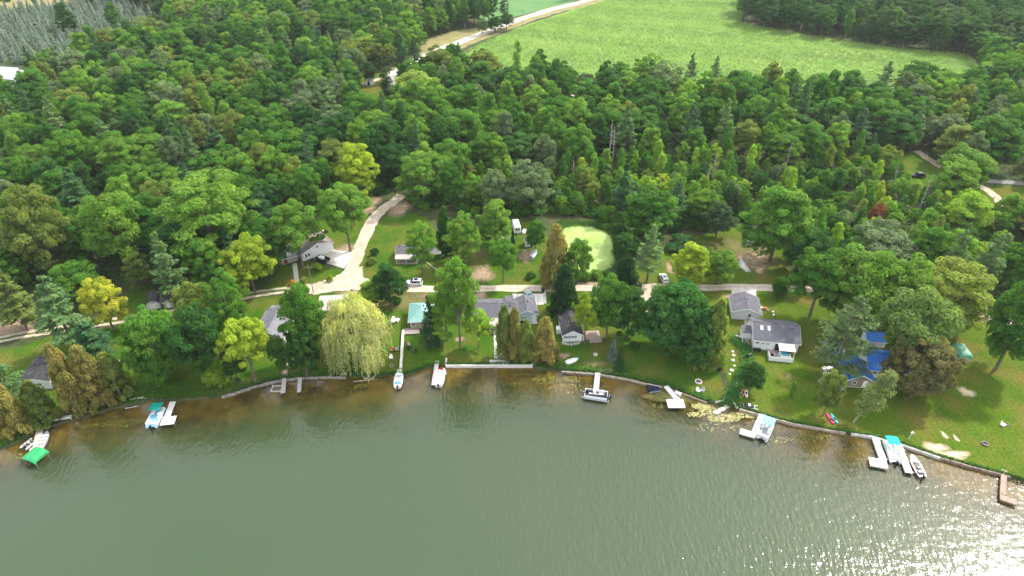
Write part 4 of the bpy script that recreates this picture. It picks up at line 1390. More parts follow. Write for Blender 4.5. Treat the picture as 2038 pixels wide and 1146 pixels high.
def pts_in_px(poly, n, seed):
    r = random.Random(seed)
    w = pxpoly(poly)
    wp = [(p.x, p.y) for p in w]
    x0, x1 = min(p[0] for p in wp), max(p[0] for p in wp)
    y0, y1 = min(p[1] for p in wp), max(p[1] for p in wp)
    out = []
    while len(out) < n:
        x, y = r.uniform(x0, x1), r.uniform(y0, y1)
        if in_poly(x, y, wp): out.append((x, y))
    return out


pts = []
r_ = random.Random(5)
while len(pts) < 70000:
    y = 125 + 300 * r_.random() ** 1.3
    hw = 0.78 * (y * CF + CAM_H * SF) + 10
    x = r_.uniform(-hw, hw)
    px, py = proj(x, y)
    if py > np.interp(px, EX, EY) + 2: continue
    if in_poly(px, py, FIELD) or in_poly(px, py, FIELD2) or in_poly(px, py, MEADOW) or in_poly(px, py, ROAD_CLEAR): continue
    if any(in_poly(px, py, q) for q in FRONT_CLEAR) and r_.random() < .9: continue
    if any((a - x) ** 2 + (b - y) ** 2 < 7 for a, b in road_pts[::2]): continue
    pts.append((x, y))
scatter_cards('undergrowth', 'low green undergrowth on the woodland floor', 'undergrowth', pts, (0.070, 0.145, 0.028), .05, 1.3, .66)
shore_w = []
for _ in range(9000):
    x = r_.uniform(-125, 125)
    px, py = proj(x, shore_y(x))
    wide = 3.0 if px < 470 else (.6 if px < 880 else (.25 if 884 < px < 1062 else (.9 if px < 1440 else .25)))
    if 690 < px < 860: wide = .5
    shore_w.append((x, shore_y(x) + .25 + abs(r_.gauss(0, wide))))
scatter_cards('shore_weeds', 'rank green weeds along the water edge', 'weeds', shore_w, (0.075, 0.17, 0.03), .02, .55, .34)
ck = smooth_line([G(x, y) for x, y in [(1462, 676), (1480, 690), (1487, 715), (1478, 745), (1462, 775), (1448, 800)]], 10)
creek = [(p.x + r_.gauss(0, .8), p.y + r_.gauss(0, .8)) for p in ck for _ in range(70)]
scatter_cards('creek_weeds', 'band of dense green weeds along the creek between two lawns', 'weeds', creek, (0.07, 0.17, 0.04), .05, .9, .36)
corn = np.array(pts_in_px(FIELD, 120000, 6))
ca_, sa_ = math.cos(R(24)), math.sin(R(24))
cu, cv = corn[:, 0] * ca_ + corn[:, 1] * sa_, -corn[:, 0] * sa_ + corn[:, 1] * ca_
cv = np.round(cv / 1.9) * 1.9 + rng.normal(size=len(cv)) * .22 + 3 * np.sin(cu * .02)      # drilled in rows
corn = np.stack([cu * ca_ - cv * sa_, cu * sa_ + cv * ca_], 1)
scatter_cards('corn_crop', 'yellow-green standing corn crop in the big field', 'corn', corn, (0.165, 0.265, 0.060), .3, .75, .72, flat=.14, vr=(.30, .25))
rim = []
pw_ = pxpoly(POND)
for i in range(len(pw_)):
    a, b = pw_[i], pw_[(i + 1) % len(pw_)]
    for _ in range(int((b - a).length * 26)):
        q = a.lerp(b, r_.random())
        rim.append((q.x + r_.gauss(0, .45), q.y + r_.gauss(0, .45)))
scatter_cards('pond_reeds', 'fringe of reeds and weeds growing round the duckweed pond', 'reeds', rim, (0.085, 0.17, 0.03), .05, .6, .34)
bank = pts_in_px([(1095, 455), (1110, 440), (1240, 438), (1262, 470), (1250, 520), (1228, 545), (1222, 500), (1215, 465), (1180, 448), (1130, 448), (1112, 470)], 5000, 8)
scatter_cards('pond_weeds', 'weeds and low brush round the pond', 'weeds', bank, (0.075, 0.16, 0.03), .05, .8, .42)

# ------------------------------------------------------------------ buildings


def window(t, x, z, w, h, face='front', depth=0.0, frame='white_paint', d=0.0, W=0.0):
    """a window let into a wall: frame, with the pane as its sub-part. face front: y=depth; left: x=depth; right"""
    a, b = MB(), MB()
    f = .09
    if face == 'front':
        y = depth
        for (x0, x1, z0, z1) in ((x, x + w, z, z + f), (x, x + w, z + h - f, z + h), (x, x + f, z + f, z + h - f), (x + w - f, x + w, z + f, z + h - f), (x + w / 2 - .03, x + w / 2 + .03, z + f, z + h - f)):
            a.box(x0, x1, y - .07, y + .02, z0, z1)
        b.box(x + f, x + w - f, y - .03, y + .01, z + f, z + h - f)
    else:
        s = -1 if face == 'left' else 1
        y = x
        for (y0, y1, z0, z1) in ((y, y + w, z, z + f), (y, y + w, z + h - f, z + h), (y, y + f, z + f, z + h - f), (y + w - f, y + w, z + f, z + h - f)):
            a.box(min(depth - s * .02, depth + s * .07), max(depth - s * .02, depth + s * .07), y0, y1, z0, z1)
        b.box(min(depth, depth + s * .03), max(depth, depth + s * .03), y + f, y + w - f, z + f, z + h - f)
    o = a.build('window', frame, t)
    b.build('pane', 'glass', o)
    return o


def door(t, x, z, w, h, depth=0.0, m='white_paint', face='front', name='door'):
    a = MB()
    if face == 'front':
        a.box(x, x + w, depth - .06, depth + .02, z, z + h)
    else:
        s = -1 if face == 'left' else 1
        a.box(min(depth, depth + s * .06), max(depth, depth + s * .06), x, x + w, z, z + h)
    o = a.build(name, m, t, bevel=.015)
    if face == 'front':
        MB().tube((x + w * .85, depth - .12, z + h * .47), (x + w * .85, depth - .05, z + h * .47), .035, .035, 6).build('handle', 'aluminium', o)
    return o


def building(name, label, cat, fl, rot, w, d, h, rise, ridge='x', wall='white_siding', roof='shingle_slate', over=.35, found=.25, style='gable', trim='white_paint', at_world=None):
    """fl: survey position of the front left corner; local x along the front, y backwards"""
    p = at_world or G(*fl)
    t = thing(name, label, cat, p, R(rot))
    MB().box(.04, w - .04, .04, d - .04, -.05, found).build('foundation', 'stone', t)
    W, Rf = MB(), MB()
    th = .14
    fas = MB()
    if style == 'gable' and ridge == 'x':
        W.prism_x([(0, found), (d, found), (d, h), (d / 2, h + rise), (0, h)], 0, w)
        s = rise / (d / 2)
        e = h - over * s
        Rf.slab([(-over, -over, e + th), (w + over, -over, e + th), (w + over, d / 2, h + rise + th), (-over, d / 2, h + rise + th)], th)
        Rf.slab([(-over, d / 2, h + rise + th), (w + over, d / 2, h + rise + th), (w + over, d + over, e + th), (-over, d + over, e + th)], th)
        cap = ((-over, d / 2, h + rise + th), (w + over, d / 2, h + rise + th))
        fas.box(-over, w + over, -over - .04, -over - .005, e - .12, e + th - .02)
        for xx in (-over - .035, w + over + .005):
            fas.prism_x([(-over, e - .10), (d / 2, h + rise - .10), (d / 2, h + rise + th - .02), (-over, e + th - .02)], xx, xx + .03)
    elif style == 'gable':
        W.prism_y([(0, found), (w, found), (w, h), (w / 2, h + rise), (0, h)], 0, d)
        s = rise / (w / 2)
        e = h - over * s
        Rf.slab([(-over, -over, e + th), (w / 2, -over, h + rise + th), (w / 2, d + over, h + rise + th), (-over, d + over, e + th)], th)
        Rf.slab([(w / 2, -over, h + rise + th), (w + over, -over, e + th), (w + over, d + over, e + th), (w / 2, d + over, h + rise + th)], th)
        cap = ((w / 2, -over, h + rise + th), (w / 2, d + over, h + rise + th))
        fas.prism_y([(-over, e - .10), (w / 2, h + rise - .10), (w / 2, h + rise + th - .02), (-over, e + th - .02)], -over - .04, -over - .005)
        fas.prism_y([(w / 2, h + rise - .10), (w + over, e - .10), (w + over, e + th - .02), (w / 2, h + rise + th - .02)], -over - .04, -over - .005)
        for xx in (-over - .035, w + over + .005):
            fas.box(xx, xx + .03, -over, d + over, e - .12, e + th - .03)
    elif style == 'hip':
        W.box(0, w, 0, d, found, h)
        k = min(w, d) / 2
        e, z = h, h + rise
        A, B, C, D = (-over, -over, e), (w + over, -over, e), (w + over, d + over, e), (-over, d + over, e)
        if d >= w: P, Q = (w / 2, k, z), (w / 2, d - k + .01, z)
        else: P, Q = (k, d / 2, z), (w - k, d / 2, z)
        Rf.add([A, B, C, D, P, Q], [(0, 1, 4), (1, 2, 5, 4), (2, 3, 5), (3, 0, 4, 5), (3, 2, 1, 0)] if d >= w else [(0, 1, 5, 4), (1, 2, 5), (2, 3, 4, 5), (3, 0, 4), (3, 2, 1, 0)])
        cap = (P, Q)
        fas.box(-over, w + over, -over - .04, -over - .003, e - .16, e - .01)
    elif style == 'gambrel':
        pr = [(0, h), (w * .14, h + rise * .66), (w / 2, h + rise), (w * .86, h + rise * .66), (w, h)]
        W.prism_y([(0, found), (w, found)] + pr[::-1], 0, d)
        for a, b in zip(pr[:-1], pr[1:]):
            o = .12
            Rf.slab([(a[0] - (o if a[0] < w / 2 else -o) * 0, -.2, a[1] + .06), (b[0], -.2, b[1] + .06), (b[0], d + .2, b[1] + .06), (a[0], d + .2, a[1] + .06)], .08)
        cap = ((w / 2, -.2, h + rise + .06), (w / 2, d + .2, h + rise + .06))
        fas.box(0, w, -.05, -.005, h - .08, h + .04)
    elif style == 'shed':
        W.prism_x([(0, found), (d, found), (d, h + rise), (0, h)], 0, w)
        s = rise / d
        Rf.slab([(-over, -over, h - over * s + th), (w + over, -over, h - over * s + th), (w + over, d + over, h + rise + over * s + th), (-over, d + over, h + rise + over * s + th)], th)
        cap = None
        fas.box(-over, w + over, -over - .04, -over - .005, h - over * s - .1, h - over * s + th - .02)
    W.build('wall', wall, t)
    r = Rf.build('roof', roof, t)
    fas.build('fascia', trim, t)
    if style in ('gable', 'hip') and w > 4:
        vp = (w * .72, d * .40) if ridge == 'x' else (w * .36, d * .6)
        zz = h + rise * .62
        MB().tube((vp[0], vp[1], zz), (vp[0], vp[1], zz + .9), .07, .07, 8).build('vent_pipe', 'aluminium', r)
        MB().box(vp[0] + 1.2, vp[0] + 1.6, vp[1] - .2, vp[1] + .2, zz - .2, zz + .55).build('roof_vent', 'black_paint', r)
    if cap:
        c = MB()
        c.tube(cap[0], cap[1], .09, .09, 6)
        c.build('ridge_cap', roof, r)
    return t


def posts(t, pts, z0, z1, m='white_paint', r=.06):
    for x, y in pts:
        MB().box(x - r, x + r, y - r, y + r, z0, z1).build('post', m, t)


# slate roofed lake house at the right with deck and white awning
t = building('lake_house', 'white lake house with slate roof, two skylights and front deck', 'house', (1497, 695), -9, 10.4, 8.6, 3.1, 2.1, 'x', found=.4)
rf = [c for c in t.children if c.name.startswith('roof')][0]
sl = 2.1 / 4.3
for xx in (1.4, 3.1):
    y0, y1 = 2.3, 3.4
    z = lambda y: 3.1 + sl * y + .14
    sk = MB()
    sk.slab([(xx, y0, z(y0) + .12), (xx + .62, y0, z(y0) + .12), (xx + .62, y1, z(y1) + .12), (xx, y1, z(y1) + .12)], .14)
    so = sk.build('skylight', 'white_paint', t)
    MB().slab([(xx + .08, y0 + .1, z(y0 + .1) + .135), (xx + .54, y0 + .1, z(y0 + .1) + .135), (xx + .54, y1 - .1, z(y1 - .1) + .135), (xx + .08, y1 - .1, z(y1 - .1) + .135)], .02).build('pane', 'sky_glass', so)
window(t, .35, 1.9, .9, 1.0)
window(t, 1.7, 1.9, .8, .5)
window(t, 2.8, 1.9, .8, .5)
window(t, 8.4, 1.6, 1.2, 1.1)
door(t, 3.9, .4, .95, 2.05)
MB().box(5.0, 7.4, -.05, .02, .45, 2.5).build('patio_door', 'glass', t)
MB().box(.2, 1.9, -.75, -.15, .0, .75).build('planter_box', 'black_paint', t)
dk = MB().box(3.4, 8.9, -3.6, -.03, .0, .45).build('deck', 'deck_wood', t)
rl_ = MB()
rl_.box(3.4, 8.9, -3.68, -3.6, .0, 1.25)
rl_.box(3.32, 3.4, -3.6, -1.6, .0, 1.25)
rl_.build('deck_railing', 'white_paint', dk)
aw = MB()
aw.slab([(5.5, -2.6, 2.55), (9.2, -2.6, 2.55), (9.2, -.5, 2.95), (5.5, -.5, 2.95)], .10)
aw.build('awning', 'white_vinyl', t)
posts(t, [(5.6, -2.5), (9.1, -2.5)], .45, 2.5)
pr = MB()
pr.slab([(-2.4, 3.3, 2.35), (-.0, 3.3, 2.35), (-.0, 6.2, 2.6), (-2.4, 6.2, 2.6)], .12)
pr.build('porch_roof', 'shingle_slate', t)
MB().box(-2.3, -.02, 3.4, 6.1, .0, 2.2).build('porch', 'white_siding', t)
MB().box(-2.3, -.4, 1.2, 3.3, .0, .5).build('step', 'deck_wood', t)
MB().box(-2.34, -2.28, 1.2, 3.3, .5, 1.3).build('porch_railing', 'white_paint', t)
ht = thing('hot_tub', 'blue hot tub under the white awning on the deck', 'hot tub', t.matrix_basis @ Vector((7.2, -2.1, .455)), R(-9))
tub = MB().box(-1.15, 1.15, -.95, .95, 0, .8).build('shell', 'white_vinyl', ht, bevel=.12)
MB().box(-1.0, 1.0, -.8, .8, .78, .83).build('water_surface', 'tub_water', ht)
for i, (lx, ly, nm_, lab_) in enumerate([(4.0, -3.0, 'black', 'dark deck chair at the left end of the house deck'), (4.9, -2.2, 'grey', 'grey deck chair beside the hot tub')]):
    c = thing('deck_chair', lab_, 'chair', t.matrix_basis @ Vector((lx, ly, .455)), R(-30 + 70 * i))
    mm = 'black_paint' if i == 0 else 'grey_vinyl'
    MB().box(-.3, .3, -.3, .3, .35, .43).build('seat', mm, c)
    MB().hexa([(-.3, .24, .43), (.3, .24, .43), (.3, .32, .43), (-.3, .32, .43)], [(-.3, .40, 1.0), (.3, .40, 1.0), (.3, .46, 1.0), (-.3, .46, 1.0)]).build('backrest', mm, c)
    for sx in (-.26, .26):
        for sy in (-.26, .26):
            MB().tube((sx, sy, 0), (sx, sy, .36), .025).build('leg', mm, c)
hp = thing('heat_pump', 'dark air conditioner box at the right wall of the slate roofed house', 'air conditioner', t.matrix_basis @ Vector((10.9, 2.4, 0)), R(-9))
MB().box(-.4, .4, -.5, .5, .1, 1.1).build('case', 'black_paint', hp, bevel=.05)
MB().tube((0, 0, 1.1), (0, 0, 1.14), .32, .32, 12).build('fan_grille', 'grey_vinyl', hp)
# grey garage
t = building('garage', 'grey gabled garage with slate roof beside the lane', 'garage', (1455, 635), -9, 6.9, 7.0, 2.6, 1.3, 'y', wall='grey_siding')
window(t, 4.0, 1.3, .6, .8, frame='black_paint')
door(t, 3.7, .1, .9, 1.0, m='tan_siding', name='door_hatch')
wk = MB().box(3.2, 5.2, -2.4, -.1, -.02, .12).build('stoop', 'concrete', t)
# blue roofed house
t = building('blue_roof_house', 'white house with bright blue metal roof, right hand wing', 'house', (1724, 751), -8, 8.5, 7.2, 2.6, 1.7, 'x', roof='metal_roof_blue')
for x in (1.0, 2.2, 3.6): window(t, x, 1.3, .9 if x != 2.2 else 1.2, .8)
MB().box(4.6, 7.2, -2.0, -.03, 0, .5).build('deck', 'dock_grey', t)
MB().box(4.6, 7.2, -2.06, -2.0, 0, 1.3).build('deck_railing', 'dock_grey', t)
t = building('blue_roof_house', 'front gabled building with bright blue metal roof left of the white wing', 'house', (1683, 770), -6, 5.6, 6.5, 2.4, 1.5, 'y', roof='metal_roof_blue', wall='old_timber')
window(t, 1.0, 1.0, 1.0, 1.0)
door(t, 3.4, .2, .95, 2.0)
t = building('blue_roof_shed', 'small blue roofed shed at the left of the blue roof group', 'shed', (1645, 722), -6, 3.4, 5.0, 2.2, .9, 'x', roof='metal_roof_blue')
window(t, .5, .9, .8, .7)
t = building('blue_roof_shed', 'white shed with blue roof half hidden behind the blue roofed house', 'shed', (1722, 691), -6, 4.4, 3.6, 2.2, 1.1, 'x', roof='metal_roof_blue')
door(t, 2.4, .2, .9, 1.8)
t = building('play_house', 'small dark red playhouse with grey roof beside the blue roofs', 'playhouse', (1635, 776), 8, 1.6, 1.6, 1.7, .6, 'y', wall='red_boards', roof='metal_roof_grey', over=.2)
door(t, .5, .25, .6, 1.2, m='black_paint')
um = thing('patio_umbrella', 'blue patio umbrella right of the red playhouse', 'umbrella', G(1664, 784), 0)
MB().tube((0, 0, 0), (0, 0, 2.3), .03).build('pole', 'aluminium', um)
u = MB()
ring = [(1.25 * math.cos(i * math.pi / 4), 1.25 * math.sin(i * math.pi / 4), 1.95) for i in range(8)]
u.add(ring + [(0, 0, 2.45)], [(i, (i + 1) % 8, 8) for i in range(8)])
u.build('canopy', 'skyblue_canvas', um)
for i, (x, y, lab_) in enumerate([(1647, 734, 'upper white lawn boat leaning left of the blue roofs'), (1649, 744, 'lower white lawn boat leaning left of the blue roofs')]):
    b = thing('stored_dinghy', lab_, 'boat', G(x, y), R(10 + 5 * i))
    rings = []
    for k, (xx, hw, zz) in enumerate([(-1.3, .5, .5), (-.4, .62, .62), (.6, .5, .6), (1.4, .08, .45)]):
        rings.append([(xx, -hw, 0), (xx, -hw * .8, zz * .8), (xx, 0, zz), (xx, hw * .8, zz * .8), (xx, hw, 0)])
    MB().loft(rings).build('hull', 'white_paint', b, smooth=False)
    MB().box(-1.28, 1.2, -.03, .03, .45, .66).build('keel', 'grey_vinyl', b)
# white cottage
t = building('cottage', 'small white cottage with black roof and stone base near the shore', 'house', (1120, 682), 4, 4.7, 5.4, 2.5, 1.25, 'y', roof='shingle_black', found=.5)
for x in (.6, 2.2):
    o = window(t, x, 1.35, .85, .75)
    sh = MB()
    sh.box(x - .26, x - .03, -.05, .0, 1.33, 2.12).box(x + .88, x + 1.11, -.05, .0, 1.33, 2.12)
    sh.build('shutter', 'black_paint', o)
st = MB()
for i in range(9):
    a = math.pi + i * math.pi / 8
    st.prism([(2.0 + 2.2 * math.cos(a + k * 1.57) * .0 + 2.1 * math.cos(a) + .35 * math.cos(k * 1.05), -.1 + .9 * math.sin(a) + .3 * math.sin(k * 1.05)) for k in range(6)], 0, .28 + .1 * (i % 3))
st.build('stone_border', 'stone', t)
cr = MB()
cr.slab([(-.4, 3.0, 2.4), (2.35, 5.4, 3.9), (2.35, 9.2, 3.9), (-.4, 9.2, 2.4)], .14)
cr.slab([(2.35, 5.4, 3.9), (5.2, 5.4, 2.4), (5.2, 9.2, 2.4), (2.35, 9.2, 3.9)], .14)
cr.build('rear_roof', 'shingle_black', t)
MB().box(.05, 4.65, 5.4, 9.0, .1, 2.3).build('rear_wall', 'white_siding', t)
MB().box(-1.1, -.05, 3.4, 5.0, 0, 1.5).build('bay', 'white_siding', t, bevel=.1)
MB().box(4.75, 5.6, .3, 3.2, 0, .3).build('porch_step', 'deck_wood', t)
posts(t, [(5.1, .2), (5.1, 2.9)], .0, 2.2)
dk = MB().box(5.9, 9.6, .4, 3.6, 0, .5).build('deck', 'deck_wood', t)
MB().box(6.6, 9.7, -.55, .3, 0, .9).build('deck_bench', 'deck_wood', t)
# blue grey house by the flagstone patio
t = building('lake_house', 'low house with wide slate roof left of the blue gabled wing', 'house', (941, 646), 0, 11.2, 7.6, 2.5, 1.5, 'x', wall='tan_siding')
for x in (.8, 2.6): window(t, x, 1.0, 1.1, 1.0)
pr = MB()
pr.slab([(4.2, -3.4, 2.15), (8.6, -3.4, 2.15), (8.6, -.38, 2.45), (4.2, -.38, 2.45)], .1)
pr.build('porch_roof', 'roof_felt', t)
posts(t, [(4.4, -3.2), (6.4, -3.2), (8.4, -3.2)], 0, 2.1)
MB().box(8.2, 10.4, 5.0, 7.6, 2.5, 3.75).build('dormer', 'shingle_slate', t)
t = building('lake_house', 'pale blue house with slate gable roof and white trim by the flagstone patio', 'house', (1027, 643), 6, 5.4, 6.4, 2.7, 1.25, 'y', wall='blue_siding')
window(t, 1.2, 1.35, .7, .75)
window(t, 2.1, 1.35, .7, .75)
door(t, 4.2, .3, .85, 2.0)
window(t, 3.4, 1.7, .4, .4)
MB().box(2.2, 5.4, -.9, -.03, 0, .28).build('stoop', 'concrete', t)
MB().box(.9, 2.4, -.5, -.08, 0, .7).build('planter_box', 'black_paint', t)
# flagstones: each slab a piece of the patio
pat = sheet('patio_bed', [pxpoly([(1019, 584), (1082, 584), (1082, 607), (1019, 607)])], 'dirt', 0.03)
pw = pxpoly([(1020, 585), (1081, 585), (1081, 606), (1020, 606)])
x0, x1, y0, y1 = pw[0].x, pw[1].x, pw[2].y, pw[0].y
gx, gy = 6, 4
r6 = random.Random(4)
gp = [[Vector((x0 + (x1 - x0) * i / gx + (r6.uniform(-.35, .35) if 0 < i < gx else 0), y0 + (y1 - y0) * j / gy + (r6.uniform(-.3, .3) if 0 < j < gy else 0), 0)) for i in range(gx + 1)] for j in range(gy + 1)]
for j in range(gy):
    for i in range(gx):
        q = [gp[j][i], gp[j][i + 1], gp[j + 1][i + 1], gp[j + 1][i]]
        c = sum(q, Vector((0, 0, 0))) / 4
        qq = [c + (p - c) * (1 - .09 / max(.4, (p - c).length)) for p in q]
        MB().prism([(p.x, p.y) for p in qq], .02, .085 + .012 * r6.random()).build('flagstone', 'pale_gravel', pat)
# teal roofed cottage
t = building('cottage', 'cottage with teal metal hip roof and small railed porch', 'house', (817, 655), 4, 5.6, 7.2, 2.6, 1.7, 'y', wall='tan_siding', roof='metal_roof_teal', style='hip', over=.5)
window(t, .4, 1.1, 1.0, 1.0)
door(t, 2.0, .25, .9, 2.0, m='tan_siding')
window(t, 3.6, 1.1, 1.2, 1.0)
dk = MB().box(-1.6, 2.4, -2.2, -.03, 0, .4).build('deck', 'deck_wood', t)
rl_ = MB()
rl_.box(-1.66, 2.4, -2.28, -2.2, .4, .48).box(-1.66, 2.4, -2.28, -2.2, 1.15, 1.23)
for i in range(12): rl_.box(-1.66 + i * .36, -1.6 + i * .36, -2.27, -2.21, .48, 1.15)
rl_.build('deck_railing', 'white_paint', dk)
posts(t, [(-.4, -.4), (2.3, -2.1)], .4, 2.5, 'bark', .07)
# grey metal roof house behind the trees
t = building('house', 'long house with grey metal roof between tall green trees', 'house', (507, 686), -3, 7.6, 10.5, 2.7, 1.6, 'y', roof='metal_roof_grey', wall='tan_siding')
window(t, 1.2, 1.1, 1.2, 1.0)
door(t, 4.6, .25, .9, 2.0)
lt = MB()
lt.slab([(.2, 10.9, 2.9), (7.0, 10.9, 2.9), (7.0, 13.2, 2.4), (.2, 13.2, 2.4)], .12)
lt.build('rear_roof', 'metal_roof_grey', t)
MB().box(.4, 6.8, 10.5, 13.0, 0, 2.3).build('rear_wall', 'tan_siding', t)
# flat brownish roof behind the willow
t = building('shed', 'low building with flat pinkish brown roof behind the willow', 'shed', (637, 632), 5, 7.5, 5.0, 2.5, .5, 'x', roof='roof_felt', wall='tan_siding', style='shed')
window(t, 1.0, 1.0, 1.0, .9)
# long white garage
t = building('garage', 'long white gabled garage with brown roof and wide doors', 'garage', (604, 521), 42, 10.0, 9.0, 2.8, 1.5, 'y', roof='shingle_brown')
for x in (3.0, 6.4):
    o = MB().box(x, x + 2.9, -.05, .02, .05, 2.25).build('garage_door', 'white_paint', t)
    for z in (.6, 1.15, 1.7):
        MB().box(x + .02, x + 2.88, -.065, -.045, z, z + .03).build('panel_seam', 'grey_siding', o)
window(t, .9, 1.2, .5, .8, frame='black_paint')
window(t, 1.8, 1.2, .5, .8, frame='black_paint')
window(t, 4.7, 2.9, .5, .5, frame='black_paint')
wgm = t.matrix_basis
t2 = building('shed', 'grey lean-to shed in the shade left of the white garage', 'shed', (560, 528), 30, 5.0, 4.5, 2.0, .7, 'x', roof='metal_roof_grey', wall='tan_siding')
door(t2, 1.0, .2, .9, 1.7, m='red_boards')
# grey cabin
t = building('cabin', 'grey roofed cabin with open white posted porch on the lawn', 'cabin', (791, 518), 0, 6.2, 4.6, 2.3, 1.0, 'x', roof='shingle_slate', wall='tan_siding')
pr = MB()
pr.slab([(-.3, -2.3, 1.95), (6.5, -2.3, 1.95), (6.5, -.3, 2.28), (-.3, -.3, 2.28)], .1)
pr.build('porch_roof', 'roof_felt', t)
posts(t, [(0, -2.1), (2.9, -2.1), (6.0, -2.1)], 0, 1.9)
MB().box(-.2, 6.4, -2.24, -2.1, 1.65, 1.86).build('porch_beam', 'white_paint', t)
MB().box(0, 6.2, -2.1, -.02, 0, .15).build('porch_floor', 'deck_wood', t)
door(t, 1.2, .2, .9, 1.8)
MB().tube((.6, 2.6, 2.9), (.6, 2.6, 3.8), .12, .12, 8).build('stove_pipe', 'black_paint', t)
pl_ = thing('timber_beam', 'long pale timber beam lying on the lawn right of the grey cabin', 'beam', G(859, 530), R(-50))
MB().box(-2.6, 2.6, -.16, .16, 0, .22).build('beam', 'timber', pl_, bevel=.03)
MB().box(-2.3, 2.3, -.05, .05, .22, .26).build('batten', 'dock_grey', pl_)
ca = thing('carport', 'small brown lean-to shelter behind the grey cabin', 'shelter', G(866, 512), R(5))
posts(ca, [(-1.6, -1.2), (1.6, -1.2), (-1.6, 1.2), (1.6, 1.2)], 0, 2.0, 'old_timber')
MB().slab([(-1.9, -1.5, 2.0), (1.9, -1.5, 2.0), (1.9, 1.5, 2.4), (-1.9, 1.5, 2.4)], .08).build('roof', 'roof_felt', ca)
# sheds by the pond
t = building('shed', 'tiny white shed with slate roof in the yard beside the pond', 'shed', (1045, 492), 4, 2.5, 2.4, 2.0, .7, 'x', roof='shingle_slate', over=.15, found=.1)
window(t, .7, 1.1, .55, .5, frame='black_paint')
door(t, 1.65, .15, .6, 1.6, m='black_paint')
t = building('shed', 'low white hut left of the narrow columnar cedar', 'shed', (1002, 489), 10, 2.2, 2.2, 1.7, .4, 'x', roof='roof_felt', over=.15, found=.1, style='shed')
cp = thing('camper_trailer', 'white camper trailer parked under the trees behind the tiny white shed', 'camper', G(1030, 466), R(8))
body = []
for (y, ins) in ((0, .12), (.25, 0), (4.9, 0), (5.2, .12)):
    body.append([(-1.05 + ins, y, .45), (1.05 - ins, y, .45), (1.05 - ins, y, 2.35 - ins), (.85, y, 2.6 - ins), (-.85, y, 2.6 - ins), (-1.05 + ins, y, 2.35 - ins)])
MB().loft(body).build('body', 'white_paint', cp)
for sx in (-.6, .15): window(cp, sx, 1.35, .5, .7, frame='black_paint')
for s in (-1, 1):
    for y in (2.2, 3.0):
        MB().tube((s * .8, y, .33), (s * 1.04, y, .33), .33, .33, 12).build('wheel', 'dark_rubber', cp)
MB().box(-.08, .08, -1.1, 0, .4, .5).build('hitch', 'aluminium', cp)
MB().box(-.35, .35, 2.2, 2.8, 2.6, 2.8).build('roof_vent', 'grey_vinyl', cp)
bl = thing('white_board', 'white sheet of board leaning beside the camper', 'board', G(1043, 463), R(-20))
MB().hexa([(-.5, -.9, 0), (.5, -.9, 0), (.5, .9, 0), (-.5, .9, 0)], [(-.3, -.9, .9), (.62, -.9, .5), (.62, .9, .5), (-.3, .9, .9)]).build('panel', 'white_vinyl', bl)
MB().box(-.4, .4, -.05, .05, 0, .5).build('prop', 'timber', bl)
# black barn shed
t = building('barn_shed', 'black roofed barn shed with white cross braced doors', 'shed', (294, 618), 20, 3.3, 5.0, 1.7, 1.1, 'y', roof='shingle_black', wall='grey_siding', style='gambrel', found=.1)
for x in (.85, 1.68):
    o = MB().box(x, x + .78, -.06, .02, .15, 1.75).build('door', 'white_paint', t)
    MB().slab([(x + .1, -.075, .2), (x + .2, -.075, .2), (x + .7, -.075, 1.7), (x + .6, -.075, 1.7)], .02).build('brace', 'grey_siding', o)
t = building('shed', 'small dark shed with white door right of the black barn shed', 'shed', (328, 614), 15, 2.2, 2.4, 1.8, .6, 'y', roof='shingle_black', wall='tan_siding', found=.1, over=.15)
door(t, .7, .15, .8, 1.5)
# cottage hidden by the brown cedars
t = building('cottage', 'white cottage with low black roof behind the brown cedars', 'house', (46, 778), 6, 6.4, 8.4, 2.5, 1.0, 'y', roof='shingle_black')
window(t, 3.6, 1.2, 1.0, .9)
window(t, 1.4, 1.2, 1.0, .9)
# lawn shed and green shelter
t = building('shed', 'low white shed with black roof and open front under the big tree', 'shed', (1489, 489), 0, 3.4, 2.6, 1.7, .7, 'x', roof='shingle_black', over=.2, found=.1)
MB().box(.9, 3.0, -.05, .01, .15, 1.2).build('opening_shade', 'black_paint', t)  # black panel paints the shade inside the open front; wall behind is solid
MB().hexa([(-.75, -.3, 0), (-.65, -.3, 0), (-.65, 1.3, 0), (-.75, 1.3, 0)], [(-.30, -.2, 1.9), (-.2, -.2, 1.9), (-.2, .9, 2.5), (-.3, .9, 2.5)]).build('shed_door', 'white_paint', t)
gt = thing('tarp_shelter', 'green tarp covered shelter standing alone on the right lawn', 'shelter', G(1907, 719), R(-4))
rings = []
for y, ins in ((0, .25), (.4, 0), (4.2, 0), (4.6, .2)):
    rings.append([(ins, y, .15), (3.0 - ins, y, .15), (3.0 - ins, y, 1.5), (2.5 - ins * .5, y, 2.1 - ins), (1.5, y, 2.25 - ins), (.5 + ins * .5, y, 2.1 - ins), (ins, y, 1.5)])
MB().loft(rings).build('cover', 'sage_tarp', gt)
rb = MB()
for k in range(7):
    rb.box(.25 + k * .4, .3 + k * .4, -.03, .02, .2, 1.7)
rb.build('front_ribs', 'green_tarp', gt)
posts(gt, [(.1, .1), (2.9, .1), (.1, 4.5), (2.9, 4.5)], 0, .3, 'aluminium', .04)
